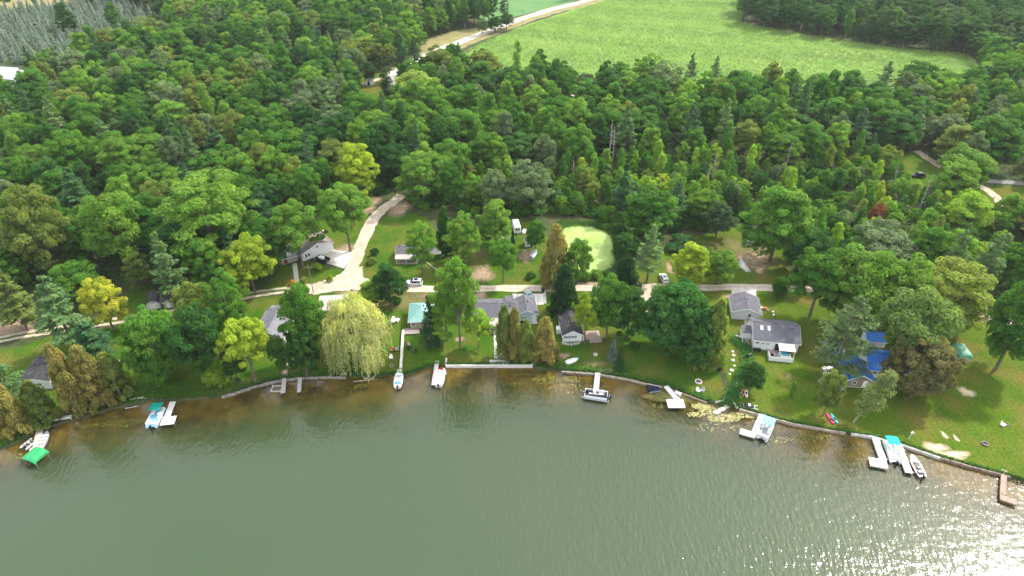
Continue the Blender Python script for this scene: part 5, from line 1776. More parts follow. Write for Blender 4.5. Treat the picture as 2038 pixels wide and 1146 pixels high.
# far buildings
t = building('shed', 'far white shed in a clearing by the distant road', 'shed', (728, 171), 15, 4.0, 4.0, 2.4, 1.3, 'y', style='gambrel', roof='white_vinyl', wall='white_siding')
MB().box(.9, 2.0, -.06, .02, .2, 2.0).build('door', 'black_paint', t)
t = building('house', 'far house with pinkish roof beside the tall dark pine', 'house', (772, 178), -8, 10.0, 8.0, 2.8, 2.0, 'x', roof='roof_felt')
for x in (1, 4, 7): window(t, x, 1.1, 1.3, 1.0)
t = building('barn', 'far white metal roofed barn at the left edge', 'barn', (-22, 172), -12, 16.0, 14.0, 4.5, 3.0, 'x', roof='metal_roof_white')
MB().box(10.0, 13.5, -.06, .02, .2, 3.6).build('barn_door', 'grey_siding', t)

# ------------------------------------------------------------------ walls, paths, stones
sw = thing('seawall', 'white block seawall along the middle lawn', 'seawall', (0, 0, 0))
a, b = G(887, 728), G(1060, 728)
n = 26
for i in range(n):
    p0 = a.lerp(b, i / n)
    p1 = a.lerp(b, (i + 1) / n)
    MB().box(p0.x + .01, p1.x - .01, p0.y - .15, p0.y + .32, -1.0, .16 + .02 * (i % 3)).build('block', 'white_stone', sw)
for x, y0_, y1_ in ((887, 728, 716), (1060, 728, 716)):
    p, q = G(x, y0_), G(x, y1_)
    k = 4
    for i in range(k):
        MB().box(p.x - .2, p.x + .2, p.y + .34 + (q.y - p.y) * i / k, p.y + .33 + (q.y - p.y) * (i + 1) / k, -.3, .30 + .02 * (i % 2)).build('block', 'white_stone', sw)
pt = sheet('shore_patio', [pxpoly([(974, 717), (1014, 717), (1014, 726), (974, 726)])], 'concrete', 0.20)
for (x_, y_, w_, d_) in [(993, 708, 2.3, 2.0), (992, 696, 2.1, 2.0), (991, 684, 1.9, 2.2), (990, 672, 1.8, 2.2), (989, 660, 1.9, 2.2), (988, 650, 3.4, 2.0)]:
    c = G(x_, y_)
    o = MB().box(c.x - w_ / 2, c.x + w_ / 2, c.y - d_ / 2, c.y + d_ / 2, .0, .10).build('path_slab', 'concrete')
    o['kind'] = 'structure'
fw = thing('stone_wall', 'low pale stone block wall running from the teal roofed porch to the shore', 'wall', (0, 0, 0))
a, b = G(803, 660), G(798, 735)
n = 20
r7 = random.Random(2)
for i in range(n):
    p0, p1 = a.lerp(b, i / n), a.lerp(b, (i + 1) / n)
    h_ = .75 + r7.uniform(-.06, .06)
    MB().box(min(p0.x, p1.x) - .28 + r7.uniform(-.04, .04), min(p0.x, p1.x) + .30 + r7.uniform(-.04, .04), p1.y + .012, p0.y - .012, -.2, h_).build('block', 'white_stone', fw, bevel=.03)


def edge_wall(name, label, pxs, m, w=.35, top=.14, bot=-1.1, step=2.2, piece='timber_section', off=-.1, jit=.03, cat='seawall'):
    t = thing(name, label, cat, (0, 0, 0))
    L = [G(x, y) for x, y in pxs]
    r = random.Random(9)
    for a, b in zip(L[:-1], L[1:]):
        d = b - a
        k = max(1, round(d.length / step))
        nn = Vector((-d.y, d.x, 0)).normalized()
        for i in range(k):
            p, q = a + d * (i / k + .004), a + d * ((i + 1) / k - .004)
            j = r.uniform(-jit, jit)
            zt = top + r.uniform(-jit, jit)
            P = [p + nn * (off + j), q + nn * (off + j), q + nn * (off + w + j), p + nn * (off + w + j)]
            MB().prism([(v.x, v.y) for v in P], bot, zt).build(piece, m, t)
    return t


edge_wall('seawall', 'long pale timber seawall edging the right lawn below the kayak rack', [(1471, 814), (1512, 826), (1578, 844), (1640, 855), (1683, 862)], 'timber', w=.4, piece='timber_section')
edge_wall('seawall', 'pale seawall along the right lawn beside the two white docks', [(1694, 863), (1735, 870), (1784, 882), (1830, 898), (1872, 912)], 'concrete', w=.5, piece='cap_section')
edge_wall('seawall', 'weathered dark timber seawall at the lower right lawn edge', [(1872, 912), (1935, 930), (1997, 946), (2012, 950)], 'old_timber', w=.4, piece='timber_section', top=.16)
edge_wall('seawall', 'grey stone edging along the shore left of the willow', [(440, 790), (470, 781), (505, 769), (561, 756), (596, 752), (652, 750), (688, 750)], 'shore_stone', w=.28, step=1.0, piece='stone', jit=.10, top=.12)
edge_wall('shore_edging', 'broken log and stone edging by the overturned white boat', [(1118, 739), (1160, 742), (1183, 744)], 'shore_stone', w=.3, step=.9, piece='stone', jit=.10, top=.06)
edge_wall('shore_edging', 'timber and stone edging right of the grey T dock', [(1193, 745), (1242, 753), (1289, 764), (1318, 770)], 'timber', w=.3, step=1.8, piece='timber_section', jit=.06, top=.05)
edge_wall('shore_edging', 'low dark edging at the lawn right of the L shaped dock', [(1335, 774), (1365, 785), (1407, 801)], 'old_timber', w=.25, step=2.0, piece='timber_section', jit=.05, top=.03)
edge_wall('creek_wall', 'short white wall at the left mouth of the creek', [(1424, 801), (1438, 798), (1446, 780)], 'white_stone', w=.25, step=1.2, piece='block', top=.3, bot=-.3, cat='wall')
edge_wall('creek_wall', 'short white wall at the right mouth of the creek', [(1453, 796), (1468, 812)], 'white_stone', w=.25, step=1.2, piece='block', top=.3, bot=-.3, cat='wall')
r8 = random.Random(3)
for i, (x, y) in enumerate([(1458, 700), (1460, 708), (1459, 718), (1461, 728), (1456, 738), (1452, 745), (1482, 690), (1487, 700), (1486, 712), (1482, 722), (1476, 750), (1472, 757), (1467, 764)]):
    p = G(x, y)
    s = r8.uniform(.30, .5)
    rk = MB()
    rk.prism([(s * math.cos(k) * r8.uniform(.8, 1.2), s * math.sin(k) * r8.uniform(.8, 1.2)) for k in (0, 1, 2.1, 3.1, 4.2, 5.3)], -.05, s * .6)
    o = rk.build('stone', 'white_stone', bevel=.06)
    o.location = p
    tag(o, 'pale stone edging the weedy creek between the two right lawns', 'stone', 'stones along the creek')
rk = thing('rock_ledge', 'flat grey rock slab at the mouth of the creek', 'rock', G(1440, 815), R(20))
for i, (dx, dy, s) in enumerate([(-1.6, .1, 1.1), (.1, .4, 1.0), (1.5, .8, .9)]):
    MB().prism([(dx + s * math.cos(k) * r8.uniform(.8, 1.3), dy + s * .55 * math.sin(k) * r8.uniform(.8, 1.2)) for k in (0, .8, 1.7, 2.6, 3.5, 4.4, 5.3)], -.6, -.18 + .05 * i).build('slab', 'stone', rk, bevel=.08)
# concrete walk left of the garage, garden path
ribbon('concrete_walk', [(586, 524), (589, 546), (592, 568)], 1.3, 'concrete', .05, jit=.02)
ribbon('garden_path', [(1464, 668), (1480, 671), (1490, 672)], .9, 'pale_gravel', .03, jit=.1)
ribbon('concrete_walk', [(1076, 570), (1082, 580), (1084, 604)], 1.0, 'concrete', .05, jit=.02)

# ------------------------------------------------------------------ docks


def dock(name, label, runs, m, width=1.3, z=.18, sections=3.0, skirt=None):
    """runs: (x0,y0,x1,y1[,width]) centre lines read at deck height"""
    t = thing(name, label, 'dock', (0, 0, 0))
    for ri, rn in enumerate(runs):
        a, b = G(rn[0], rn[1], z), G(rn[2], rn[3], z)
        w = rn[4] if len(rn) > 4 else width
        d = (b - a)
        L = d.length
        u = d.normalized()
        nn = Vector((-u.y, u.x, 0))
        k = max(1, round(L / sections))
        for i in range(k):
            p, q = a + d * (i / k) + u * .02, a + d * ((i + 1) / k) - u * .02
            zz = z + .004 * ri
            P = [p + nn * w / 2, p - nn * w / 2, q - nn * w / 2, q + nn * w / 2]
            pn = MB().prism([(v.x, v.y) for v in P], zz - .10, zz).build('deck_panel', m, t)
            gap = MB()
            nb = max(2, int((q - p).length / .28))
            for j in range(1, nb):
                c = p + (q - p) * (j / nb)
                e = [c - u * .012 + nn * (w / 2 - .03), c - u * .012 - nn * (w / 2 - .03), c + u * .012 - nn * (w / 2 - .03), c + u * .012 + nn * (w / 2 - .03)]
                gap.add([(v.x, v.y, zz + .003) for v in e], [(0, 1, 2, 3)])
            gap.build('board_gaps', 'old_timber', pn)
            for s in (-1, 1):
                c = q + nn * s * (w / 2 + .04) - u * .1
                MB().tube((c.x, c.y, -2.2), (c.x, c.y, zz + .22), .05, .05, 6).build('post', 'aluminium' if m == 'dock_white' else 'old_timber', t)
        if skirt:
            sk = MB()
            for s in (-1, 1):
                P = [a + nn * s * (w / 2 + .03), b + nn * s * (w / 2 + .03)]
                sk.add([(P[0].x, P[0].y, z - .35), (P[1].x, P[1].y, z - .35), (P[1].x, P[1].y, z - .02), (P[0].x, P[0].y, z - .02)], [(0, 1, 2, 3)])
            sk.build('skirt_board', m, t)
    return t


dock('dock', 'narrow grey plank dock leading to the green covered lift at left', [(80, 852, 72, 888, 1.35), (74, 888, 70, 903, 2.6)], 'dock_grey')
dock('dock', 'white dock with square end beside the teal canopy pontoon boat', [(344, 799, 330, 836, 1.3), (338, 828, 332, 845, 2.9)], 'dock_white')
dock('dock', 'grey timber dock with side frame below the slim green tree', [(566, 752, 563, 782, 1.0)], 'dock_grey')
dock('boardwalk', 'weathered plank walk running down to the timber dock', [(569, 708, 566, 751, 1.15)], 'deck_wood', z=.10)
dock('dock', 'short worn dock right of the timber dock', [(597, 752, 595, 780, .9)], 'dock_grey')
dock('dock', 'small white dock at the foot of the stone wall behind the white motor boat', [(796, 735, 794, 751, 1.35)], 'dock_white')
dock('dock', 'narrow grey dock beside the white covered boat', [(870, 718, 863, 766, 1.0)], 'dock_grey')
dock('dock', 'grey plank dock with cross end beside the white pontoon with dark seats', [(1190, 741, 1186, 777, 1.25), (1172, 779, 1203, 781, 1.6)], 'dock_grey')
dock('dock', 'weathered L shaped dock right of the black swim raft', [(1325, 768, 1354, 801, 1.2), (1328, 803, 1362, 803, 2.6)], 'dock_white')
dock('dock', 'white L shaped dock with blue canopy pontoon boat', [(1518, 822, 1500, 864, 1.2), (1473, 857, 1504, 866, 1.5)], 'dock_white', skirt=True)
dock('dock', 'left of the two long white docks, L shaped, at the right lawn', [(1740, 864, 1758, 915, 1.35), (1730, 917, 1766, 924, 2.2)], 'dock_white', skirt=True)
dock('dock', 'right of the two long white docks, straight, beside the fishing boat', [(1785, 876, 1810, 941, 1.35)], 'dock_white', skirt=True)
dock('dock', 'old brown timber L dock at the lower right corner', [(1999, 935, 1996, 984, 1.0), (1990, 988, 2024, 1000, 1.4)], 'dock_brown', skirt=True)
sf = thing('boat_lift', 'pale open frame lift beside the grey timber dock', 'boat lift', G(551, 774, -.3), 0)
for (x0, y0, x1, y1) in ((-1.1, -.9, 1.1, -.9), (-1.1, .9, 1.1, .9), (-1.1, -.9, -1.1, .9), (1.1, -.9, 1.1, .9)):
    MB().tube((x0, y0, .15), (x1, y1, .15), .07).build('rail', 'dock_white', sf)
for sx in (-1.1, 1.1):
    for sy in (-.9, .9): MB().tube((sx, sy, -1.2), (sx, sy, .5), .05).build('post', 'dock_white', sf)
rf_ = thing('swim_raft', 'black square swim raft moored by the shore', 'raft', G(1300, 772, -.3), R(12))
MB().box(-1.35, 1.35, -1.2, 1.2, -.15, .18).build('deck', 'navy_vinyl', rf_, bevel=.04)
MB().box(-1.4, 1.4, -1.28, -1.21, -.3, .10).build('edge_float', 'grey_vinyl', rf_)
bc = thing('dock_bench', 'white slatted bench seat fixed on the weathered L dock', 'bench', G(1349, 784, .0), R(-40))
for i in range(3): MB().box(-.7, .7, -.5 + i * .3, -.26 + i * .3, .40, .45).build('slat', 'dock_white', bc)
for sx in (-.66, .66): MB().box(sx - .05, sx + .05, -.55, .55, -1.5, .4).build('leg', 'dock_white', bc)
tb = thing('shore_table', 'small wooden platform at the foot of the willow', 'platform', G(684, 746), 0)
MB().box(-.8, .8, -.5, .5, .35, .45).build('top', 'timber', tb)
for sx in (-.7, .7):
    for sy in (-.4, .4): MB().box(sx - .05, sx + .05, sy - .05, sy + .05, -.3, .35).build('leg', 'timber', tb)
tr_ = thing('bank_rail', 'timber bench rail on the bank under the brown cedars', 'railing', G(115, 836), R(14))
MB().box(-2.9, 2.9, -.35, .35, .5, .58).build('top_board', 'dock_grey', tr_)
MB().box(-2.9, 2.9, -.42, -.36, .3, .58).build('front_board', 'dock_white', tr_)
for x in (-2.7, -.2, 2.7): MB().box(x - .08, x + .08, -.3, .3, -.4, .5).build('post', 'dock_grey', tr_)
# driftwood
dw = thing('driftwood', 'bleached fallen branches in the water by the willow', 'driftwood', G(730, 757, -.45), R(10))
for (p, q, r0) in [((-3, 0, .1), (2.6, -.3, .3), .12), ((-.5, -.1, .2), (1.0, 1.6, .7), .08), ((.5, -.2, .2), (2.2, .9, .6), .07), ((-1.5, 0, .1), (-.9, -1.0, .4), .06), ((1.4, -.2, .3), (1.9, .6, .6), .05), ((0, 0, .2), (-.5, 1.1, .5), .05)]:
    MB().tube(p, q, r0, .03, 6).build('branch', 'dead_wood', dw)
dl = thing('driftwood_log', 'bleached log lying on the left bank right of the cedars', 'log', G(276, 794), R(8))
MB().tube((-1.9, 0, .15), (1.0, .2, .2), .1, .2, 8).build('log', 'dead_wood', dl)
MB().tube((.5, .1, .2), (2.0, -.3, .15), .12, .06, 8).build('limb', 'dead_wood', dl)
dl = thing('driftwood_log', 'second bleached log at the waterline left of the teal canopy boat', 'log', G(262, 811, -.4), R(12))
MB().tube((-1.3, 0, 0), (1.5, .1, .05), .16, .09, 8).build('log', 'dead_wood', dl)
MB().tube((.2, 0, .05), (.9, .5, .2), .06, .03, 6).build('limb', 'dead_wood', dl)

# ------------------------------------------------------------------ boats


def heading(x0, y0, x1, y1):
    a, b = G(x0, y0, WATER_Z), G(x1, y1, WATER_Z)
    return math.degrees(math.atan2(b.y - a.y, b.x - a.x))



def pontoon(label, px, py, rot, L=6.2, W=2.4, canopy=None, seats='white_vinyl', floor='grey_vinyl', cover=(0.2, 2.4), fence='white_paint', name='pontoon_boat'):
    """bow towards local +x"""
    t = thing(name, label, 'boat', G(px, py, WATER_Z), R(rot))
    for s in (-1, 1):
        y = s * (W / 2 - .35)
        rings = []
        for x, r in ((-L / 2, .24), (-L / 2 + .15, .30), (L / 2 - .9, .30), (L / 2 - .35, .2), (L / 2, .04)):
            rings.append([(x, y + r * math.cos(a * math.pi / 5), .12 + (.12 if x > L / 2 - .5 else 0) + r * math.sin(a * math.pi / 5)) for a in range(10)])
        MB().loft(rings).build('pontoon', 'aluminium', t, smooth=True)
    MB().box(-L / 2 + .1, L / 2 - .5, -W / 2, W / 2, .42, .52).build('deck', floor, t)
    f = MB()
    for s in (-1, 1):
        f.box(-L / 2 + .5, L / 2 - .7, s * (W / 2 - .05) - .03, s * (W / 2 - .05) + .03, .52, 1.15)
    f.box(L / 2 - .73, L / 2 - .67, -W / 2 + .08, -.4, .52, 1.15).box(L / 2 - .73, L / 2 - .67, .4, W / 2 - .08, .52, 1.15)
    f.box(-L / 2 + .47, -L / 2 + .53, -W / 2 + .08, .2, .52, 1.15)
    f.build('fence_panel', fence, t)
    for (x0, x1, y0, y1) in ((L / 2 - 2.3, L / 2 - .85, W / 2 - .68, W / 2 - .1), (L / 2 - 2.3, L / 2 - .85, -W / 2 + .1, -W / 2 + .68), (-L / 2 + .6, -L / 2 + 2.0, W / 2 - .7, W / 2 - .1), (-L / 2 + .6, -L / 2 + 1.2, -W / 2 + .15, W / 2 - .8)):
        o = MB().box(x0, x1, y0, y1, .52, .92).build('seat', seats, t, bevel=.06)
    MB().box(.1, .6, -W / 2 + .15, -W / 2 + .85, .52, 1.35).build('console', 'white_paint', t, bevel=.06)
    c = thing_part('helm_chair', t)
    MB().box(-.6, -.1, -W / 2 + .3, -W / 2 + .8, .75, .85).build('cushion', seats, c)
    mt = MB()
    mt.box(-L / 2 - .45, -L / 2 - .05, -.2, .2, .55, 1.15)
    o = mt.build('motor', 'black_paint', t, bevel=.08)
    MB().box(-L / 2 - .3, -L / 2 - .12, -.07, .07, -.5, .55).build('shaft', 'black_paint', o)
    if canopy:
        x0, x1 = cover
        cv = MB()
        rr = []
        for x, dz in ((x0, -.06), (x0 + .3, .03), ((x0 + x1) / 2, .07), (x1 - .3, .03), (x1, -.06)):
            rr.append([(x, -W / 2 + .05, 2.3 + dz), (x, -W / 4, 2.4 + dz), (x, W / 4, 2.4 + dz), (x, W / 2 - .05, 2.3 + dz), (x, W / 2 - .05, 2.25 + dz), (x, 0, 2.34 + dz), (x, -W / 2 + .05, 2.25 + dz)])
        cv.loft(rr)
        o = cv.build('canopy', canopy, t)
        for x in (x0 + .1, x1 - .1):
            for s in (-1, 1):
                MB().tube(((x0 + x1) / 2, s * (W / 2 - .05), 1.1), (x, s * (W / 2 - .08), 2.27), .022, .022, 6).build('canopy_bow', 'aluminium', o)
    return t


def thing_part(name, parent):
    o = bpy.data.objects.new(name, None)
    COL.objects.link(o)
    o.parent = parent
    return o


def hull_boat(name, label, px, py, rot, L, W, inside='grey_vinyl', paint='white_paint', z=WATER_Z, motor=True, seats=(), cover=None, shield=False, cat='boat', bow=.12):
    t = thing(name, label, cat, G(px, py, z), R(rot))
    prof = [(-L / 2, .82, .62), (-L / 4, 1.0, .62), (L * .12, .98, .66), (L * .33, .72, .74), (L * .45, .36, .80), (L / 2, bow * .5, .84)]
    rings, inner = [], []
    for x, k, h in prof:
        w = W / 2 * k
        rings.append([(x, -w * .55, -.15), (x, w * .55, -.15), (x, w * .92, h * .5), (x, w, h), (x, w * .86, h + .03), (x, -w * .86, h + .03), (x, -w, h), (x, -w * .92, h * .5)])
    MB().loft(rings).build('hull', paint, t)
    if cover:
        cr_ = []
        for x, k, h in prof:
            w = W / 2 * k
            cr_.append([(x, -w * 1.03, h - .05), (x, -w * 1.03, h + .06), (x, -w * .5, h + .28 * k + .05), (x, 0, h + .40 * k + .05), (x, w * .5, h + .28 * k + .05), (x, w * 1.03, h + .06), (x, w * 1.03, h - .05)])
        MB().loft(cr_).build('cover', cover, t)
    else:
        w = W / 2
        MB().prism([(-L / 2 + .15, -w * .66), (L * .12, -w * .8), (L * .33, -w * .55), (L * .40, 0), (L * .33, w * .55), (L * .12, w * .8), (-L / 2 + .15, w * .66)], .62, .71).build('cockpit', inside, t)
        for (x, y, ww, hh, mm) in seats:
            MB().box(x - ww / 2, x + ww / 2, y - hh / 2, y + hh / 2, .70, 1.0).build('seat', mm, t, bevel=.04)
        if shield:
            MB().hexa([(L * .16, -w * .75, .76), (L * .2, -w * .75, .76), (L * .2, w * .75, .76), (L * .16, w * .75, .76)], [(L * .06, -w * .6, 1.2), (L * .08, -w * .6, 1.2), (L * .08, w * .6, 1.2), (L * .06, w * .6, 1.2)]).build('windshield', 'sky_glass', t)
    if motor:
        o = MB().box(-L / 2 - .5, -L / 2 - .05, -.2, .2, .6, 1.2).build('motor', 'black_paint', t, bevel=.08)
        MB().box(-L / 2 - .32, -L / 2 - .15, -.06, .06, -.4, .6).build('shaft', 'black_paint', o)
    return t


pontoon('white pontoon boat with dark teal canopy at the left dock', 312, 833, heading(303, 850, 321, 814), 6.0, 2.5, 'teal_canvas', 'white_vinyl', 'skyblue_canvas', (.3, 2.6))
pontoon('white pontoon boat with open dark seats at the T dock', 1185, 790, heading(1208, 794, 1162, 787), 6.2, 2.5, None, 'navy_vinyl', 'navy_vinyl')
pontoon('pontoon boat with sky blue canopy at the white L dock', 1522, 861, heading(1513, 880, 1530, 842), 5.4, 2.5, 'skyblue_canvas', 'white_vinyl', 'grey_vinyl', (.4, 2.7))
pontoon('white pontoon boat with turquoise canopy between the two long white docks', 1774, 901, heading(1782, 925, 1764, 878), 6.0, 2.5, 'turquoise_canvas', 'white_vinyl', 'white_vinyl', (.2, 2.5))
hull_boat('motor_boat', 'white motor boat with dark windshield moored off the stone wall', 794, 757, heading(792, 772, 796, 742), 5.6, 2.1, 'white_vinyl', seats=((-1.6, 0, .6, 1.4, 'skyblue_canvas'), (.0, -.5, .5, .5, 'white_vinyl'), (.0, .5, .5, .5, 'white_vinyl')), shield=True)
hull_boat('covered_boat', 'white covered boat beside the narrow grey dock', 876, 756, heading(873, 770, 879, 742), 5.0, 2.1, cover='white_vinyl')
hull_boat('row_boat', 'silver row boat tied to the left dock', 90, 878, heading(84, 892, 97, 862), 4.4, 1.6, 'grey_vinyl', 'aluminium', motor=False, seats=((-1.3, 0, .35, 1.3, 'white_vinyl'), (-.2, 0, .35, 1.4, 'white_vinyl'), (.8, 0, .35, 1.2, 'white_vinyl')))
hull_boat('fishing_boat', 'dark and silver fishing boat at the end of the straight white dock', 1823, 931, heading(1832, 949, 1813, 914), 5.4, 1.9, 'black_paint', 'aluminium', seats=((-.6, 0, .5, .5, 'grey_vinyl'), (.9, 0, .5, .5, 'white_vinyl'), (-1.7, 0, .6, 1.2, 'grey_vinyl')), shield=False)
# small craft with a red seat beside the covered boat
pb = thing('paddle_boat', 'small white paddle boat with red seat behind the covered boat', 'boat', G(880, 741, WATER_Z), R(-75))
for s in (-1, 1):
    MB().loft([[(x, s * .62 + r * math.cos(a * math.pi / 4), .15 + r * math.sin(a * math.pi / 4)) for a in range(8)] for x, r in ((-1.1, .12), (-.8, .24), (.8, .24), (1.25, .06))]).build('pontoon', 'white_paint', pb, smooth=True)
MB().box(-.8, .6, -.5, .5, .25, .38).build('deck', 'white_vinyl', pb)
MB().box(-.5, .1, -.42, .42, .38, .65).build('seat', 'red_plastic', pb, bevel=.06)
MB().box(-.62, -.5, -.42, .42, .38, 1.0).build('backrest', 'red_plastic', pb, bevel=.03)
pb = thing('paddle_boat', 'grey frame pontoon raft left of the row boat', 'boat', G(58, 884, WATER_Z), R(72))
for s in (-1, 1):
    MB().loft([[(x, s * .75 + r * math.cos(a * math.pi / 4), .15 + r * math.sin(a * math.pi / 4)) for a in range(8)] for x, r in ((-1.5, .05), (-1.2, .2), (1.1, .2), (1.5, .05))]).build('pontoon', 'white_paint', pb, smooth=True)
for x in (-.7, .1, .8): MB().box(x - .12, x + .12, -.8, .8, .33, .40).build('cross_bar', 'aluminium', pb)
MB().box(-.3, .3, -.35, .35, .40, .75).build('seat', 'grey_vinyl', pb, bevel=.05)
# green covered lift
gc = thing('boat_lift', 'boat lift under a bright green canopy at the left dock end', 'boat lift', G(75, 914, WATER_Z), R(-20))
for sx in (-1.5, 1.5):
    for sy in (-1.35, 1.35):
        MB().tube((sx, sy, -1.6), (sx, sy, 1.5), .06).build('post', 'aluminium', gc)
rr = []
for y, dz in ((-1.7, -.25), (-1.2, 0), (1.2, 0), (1.7, -.25)):
    rr.append([(-1.75, y, 1.1 + dz), (-1.65, y, 1.55 + dz), (-.8, y, 1.85 + dz), (.8, y, 1.85 + dz), (1.65, y, 1.55 + dz), (1.75, y, 1.1 + dz), (1.6, y, 1.45 + dz), (0, y, 1.75 + dz), (-1.6, y, 1.45 + dz)])
MB().loft(rr).build('canopy', 'green_tarp', gc)
for sy in (-1.35, 1.35): MB().tube((-1.5, sy, 1.5), (1.5, sy, 1.5), .04).build('frame_rail', 'aluminium', gc)
# boats and kayaks on land
ob = thing('overturned_boat', 'white overturned rowing boat on the lawn by the brown cedar', 'boat', G(1138, 719), R(28))
rings = []
for x, k, h in ((-1.7, .8, .5), (-.8, 1, .58), (.4, .95, .58), (1.3, .6, .5), (1.8, .12, .4)):
    w = .72 * k
    rings.append([(x, -w, .08), (x, -w * .9, h * .7), (x, -w * .45, h), (x, w * .45, h), (x, w * .9, h * .7), (x, w, .08)])
MB().loft(rings).build('hull', 'white_paint', ob)
MB().box(-1.6, 1.5, -.04, .04, .50, .63).build('keel', 'grey_vinyl', ob)


def kayak(label, px, py, rot, m, L=3.1, z=0.0):
    t = thing('kayak', label, 'kayak', G(px, py, z), R(rot))
    rings = []
    for x, k in ((-.5, .04), (-.42, .45), (-.2, .92), (.05, 1), (.28, .8), (.43, .38), (.5, .04)):
        w, h = .38 * k + .02, .30 + .1 * (1 - k)
        rings.append([(x * L, w * math.cos(a * math.pi / 4), h * .55 + h * .5 * math.sin(a * math.pi / 4) * (0.5 + .5 * k)) for a in range(8)])
    MB().loft(rings).build('hull', m, t, smooth=True)
    MB().prism([(.32 * math.cos(a * math.pi / 5) * 1.4 - .1, .22 * math.sin(a * math.pi / 5)) for a in range(10)], .28, .345).build('cockpit', 'black_paint', t)
    MB().box(-.55, -.42, -.16, .16, .3, .52).build('backrest', 'dark_rubber', t)
    return t


kayak('orange and green kayak left of the pair on the lawn', 1479, 782, 74, 'orange_plastic')
kayak('white kayak right beside the orange kayak on the lawn', 1485, 783, 80, 'white_vinyl')
kayak('green kayak under the orange one on the lawn', 1475, 787, 70, 'lime_plastic', 2.2)
kayak('pink kayak on the left side of the kayak rack', 1651, 834, 95, 'pink_plastic')
kayak('turquoise kayak on the right side of the kayak rack', 1660, 834, 97, 'aqua_plastic')
kayak('dark red kayak in the middle of the kayak rack', 1655, 836, 94, 'red_plastic', 2.6)
kayak('turquoise canoe lying on the left bank by the cedars', 256, 781, 6, 'aqua_plastic', 2.6)
jb = thing('boat_trailer', 'small black and silver boat trailer parked at the timber seawall', 'trailer', G(1490, 811), R(-14))
for y in (-.55, .55): MB().box(-1.9, 1.9, y - .06, y + .06, .35, .45).build('rail', 'aluminium', jb)
for x in (-1.2, 0, 1.2): MB().box(x - .06, x + .06, -.6, .6, .45, .52).build('cross_bar', 'aluminium', jb)
MB().box(-1.0, 1.0, -.45, .45, .52, .62).build('bunk', 'black_paint', jb)
for s in (-1, 1): MB().tube((.2, s * .62, .3), (.2, s * .85, .3), .3, .3, 12).build('wheel', 'dark_rubber', jb)
MB().box(-.25, .25, -.3, .3, .62, 1.0).build('seat', 'white_vinyl', jb, bevel=.05)

# ------------------------------------------------------------------ vehicles


def car(label, px, py, rot, paint='car_paint', L=4.7, W=1.9, Hh=1.75, name='car'):
    """nose towards local +x"""
    t = thing(name, label, 'car', G(px, py), R(rot))
    lo = [(-L / 2, .55), (-L / 2 + .05, .95), (-L / 2 + .25, 1.02), (L * .22, 1.0), (L / 2 - .25, .9), (L / 2, .7), (L / 2 - .02, .4), (L * .40, .32), (-L * .42, .32), (-L / 2, .4)]
    rings = []
    for s, k in ((-1, .93), (-.93, 1), (.93, 1), (1, .93)):
        rings.append([(x * k, s * W / 2, z if z < .6 else .6 + (z - .6) * (1 if abs(s) < .99 else .85)) for x, z in lo])
    MB().loft(rings).build('body', paint, t)
    cab = [(-L / 2 + .15, 1.0), (-L / 2 + .4, Hh - .08), (-L * .1, Hh), (L * .06, Hh - .05), (L * .23, 1.0)]
    rings = []
    for s, k in ((-1, 0), (-.80, 1), (.80, 1), (1, 0)):
        rings.append([(x, s * (W / 2 - .06), 1.0 + (z - 1.0) * k if k else min(z, 1.02)) for x, z in cab])
    MB().loft(rings).build('cabin', paint, t)
    for s in (-1, 1):
        for x0, x1 in ((-L * .36, -L * .2), (-L * .18, -.02), (.02, L * .13)):
            g = MB()
            yb, yt = s * (W / 2 - .03), s * (W / 2 * .83)
            e = .22 if x1 > .1 * L else 0
            g.hexa([(x0, yb - s * .03, 1.07), (x1 + .12 if e else x1, yb - s * .03, 1.07), (x1 + .12 if e else x1, yb + s * .02, 1.07), (x0, yb + s * .02, 1.07)], [(x0, yt - s * .03, Hh - .14), (x1 - e, yt - s * .03, Hh - .14), (x1 - e, yt + s * .03, Hh - .14), (x0, yt + s * .03, Hh - .14)])
            g.build('side_window', 'glass', t)
    MB().hexa([(L * .215, -W * .42, 1.05), (L * .235, -W * .42, 1.05), (L * .235, W * .42, 1.05), (L * .215, W * .42, 1.05)], [(L * .07, -W * .36, Hh - .08), (L * .095, -W * .36, Hh - .08), (L * .095, W * .36, Hh - .08), (L * .07, W * .36, Hh - .08)]).build('windshield', 'glass', t)
    MB().hexa([(-L / 2 + .1, -W * .4, 1.08), (-L / 2 + .2, -W * .4, 1.08), (-L / 2 + .2, W * .4, 1.08), (-L / 2 + .1, W * .4, 1.08)], [(-L / 2 + .31, -W * .35, Hh - .2), (-L / 2 + .4, -W * .35, Hh - .2), (-L / 2 + .4, W * .35, Hh - .2), (-L / 2 + .31, W * .35, Hh - .2)]).build('rear_window', 'glass', t)
    MB().box(-L * .22, L * .0, -W * .28, W * .28, Hh + .0, Hh + .015).build('sunroof', 'glass', t)
    for sx in (-L * .29, L * .31):
        for s in (-1, 1):
            w = thing_part('wheel', t)
            MB().tube((sx, s * (W / 2 - .16), .36), (sx, s * (W / 2 + .03), .36), .37, .37, 14).build('tyre', 'dark_rubber', w)
            MB().tube((sx, s * (W / 2 + .02), .36), (sx, s * (W / 2 + .045), .36), .22, .22, 10).build('rim', 'aluminium', w)
    for s in (-1, 1):
        MB().box(L / 2 - .14, L / 2 + .0, s * W * .36 - .16, s * W * .36 + .16, .66, .80).build('headlight', 'sky_glass', t)
        MB().box(-L / 2 - .01, -L / 2 + .1, s * W * .38 - .1, s * W * .38 + .1, .75, .98).build('tail_light', 'red_plastic', t)
    return t


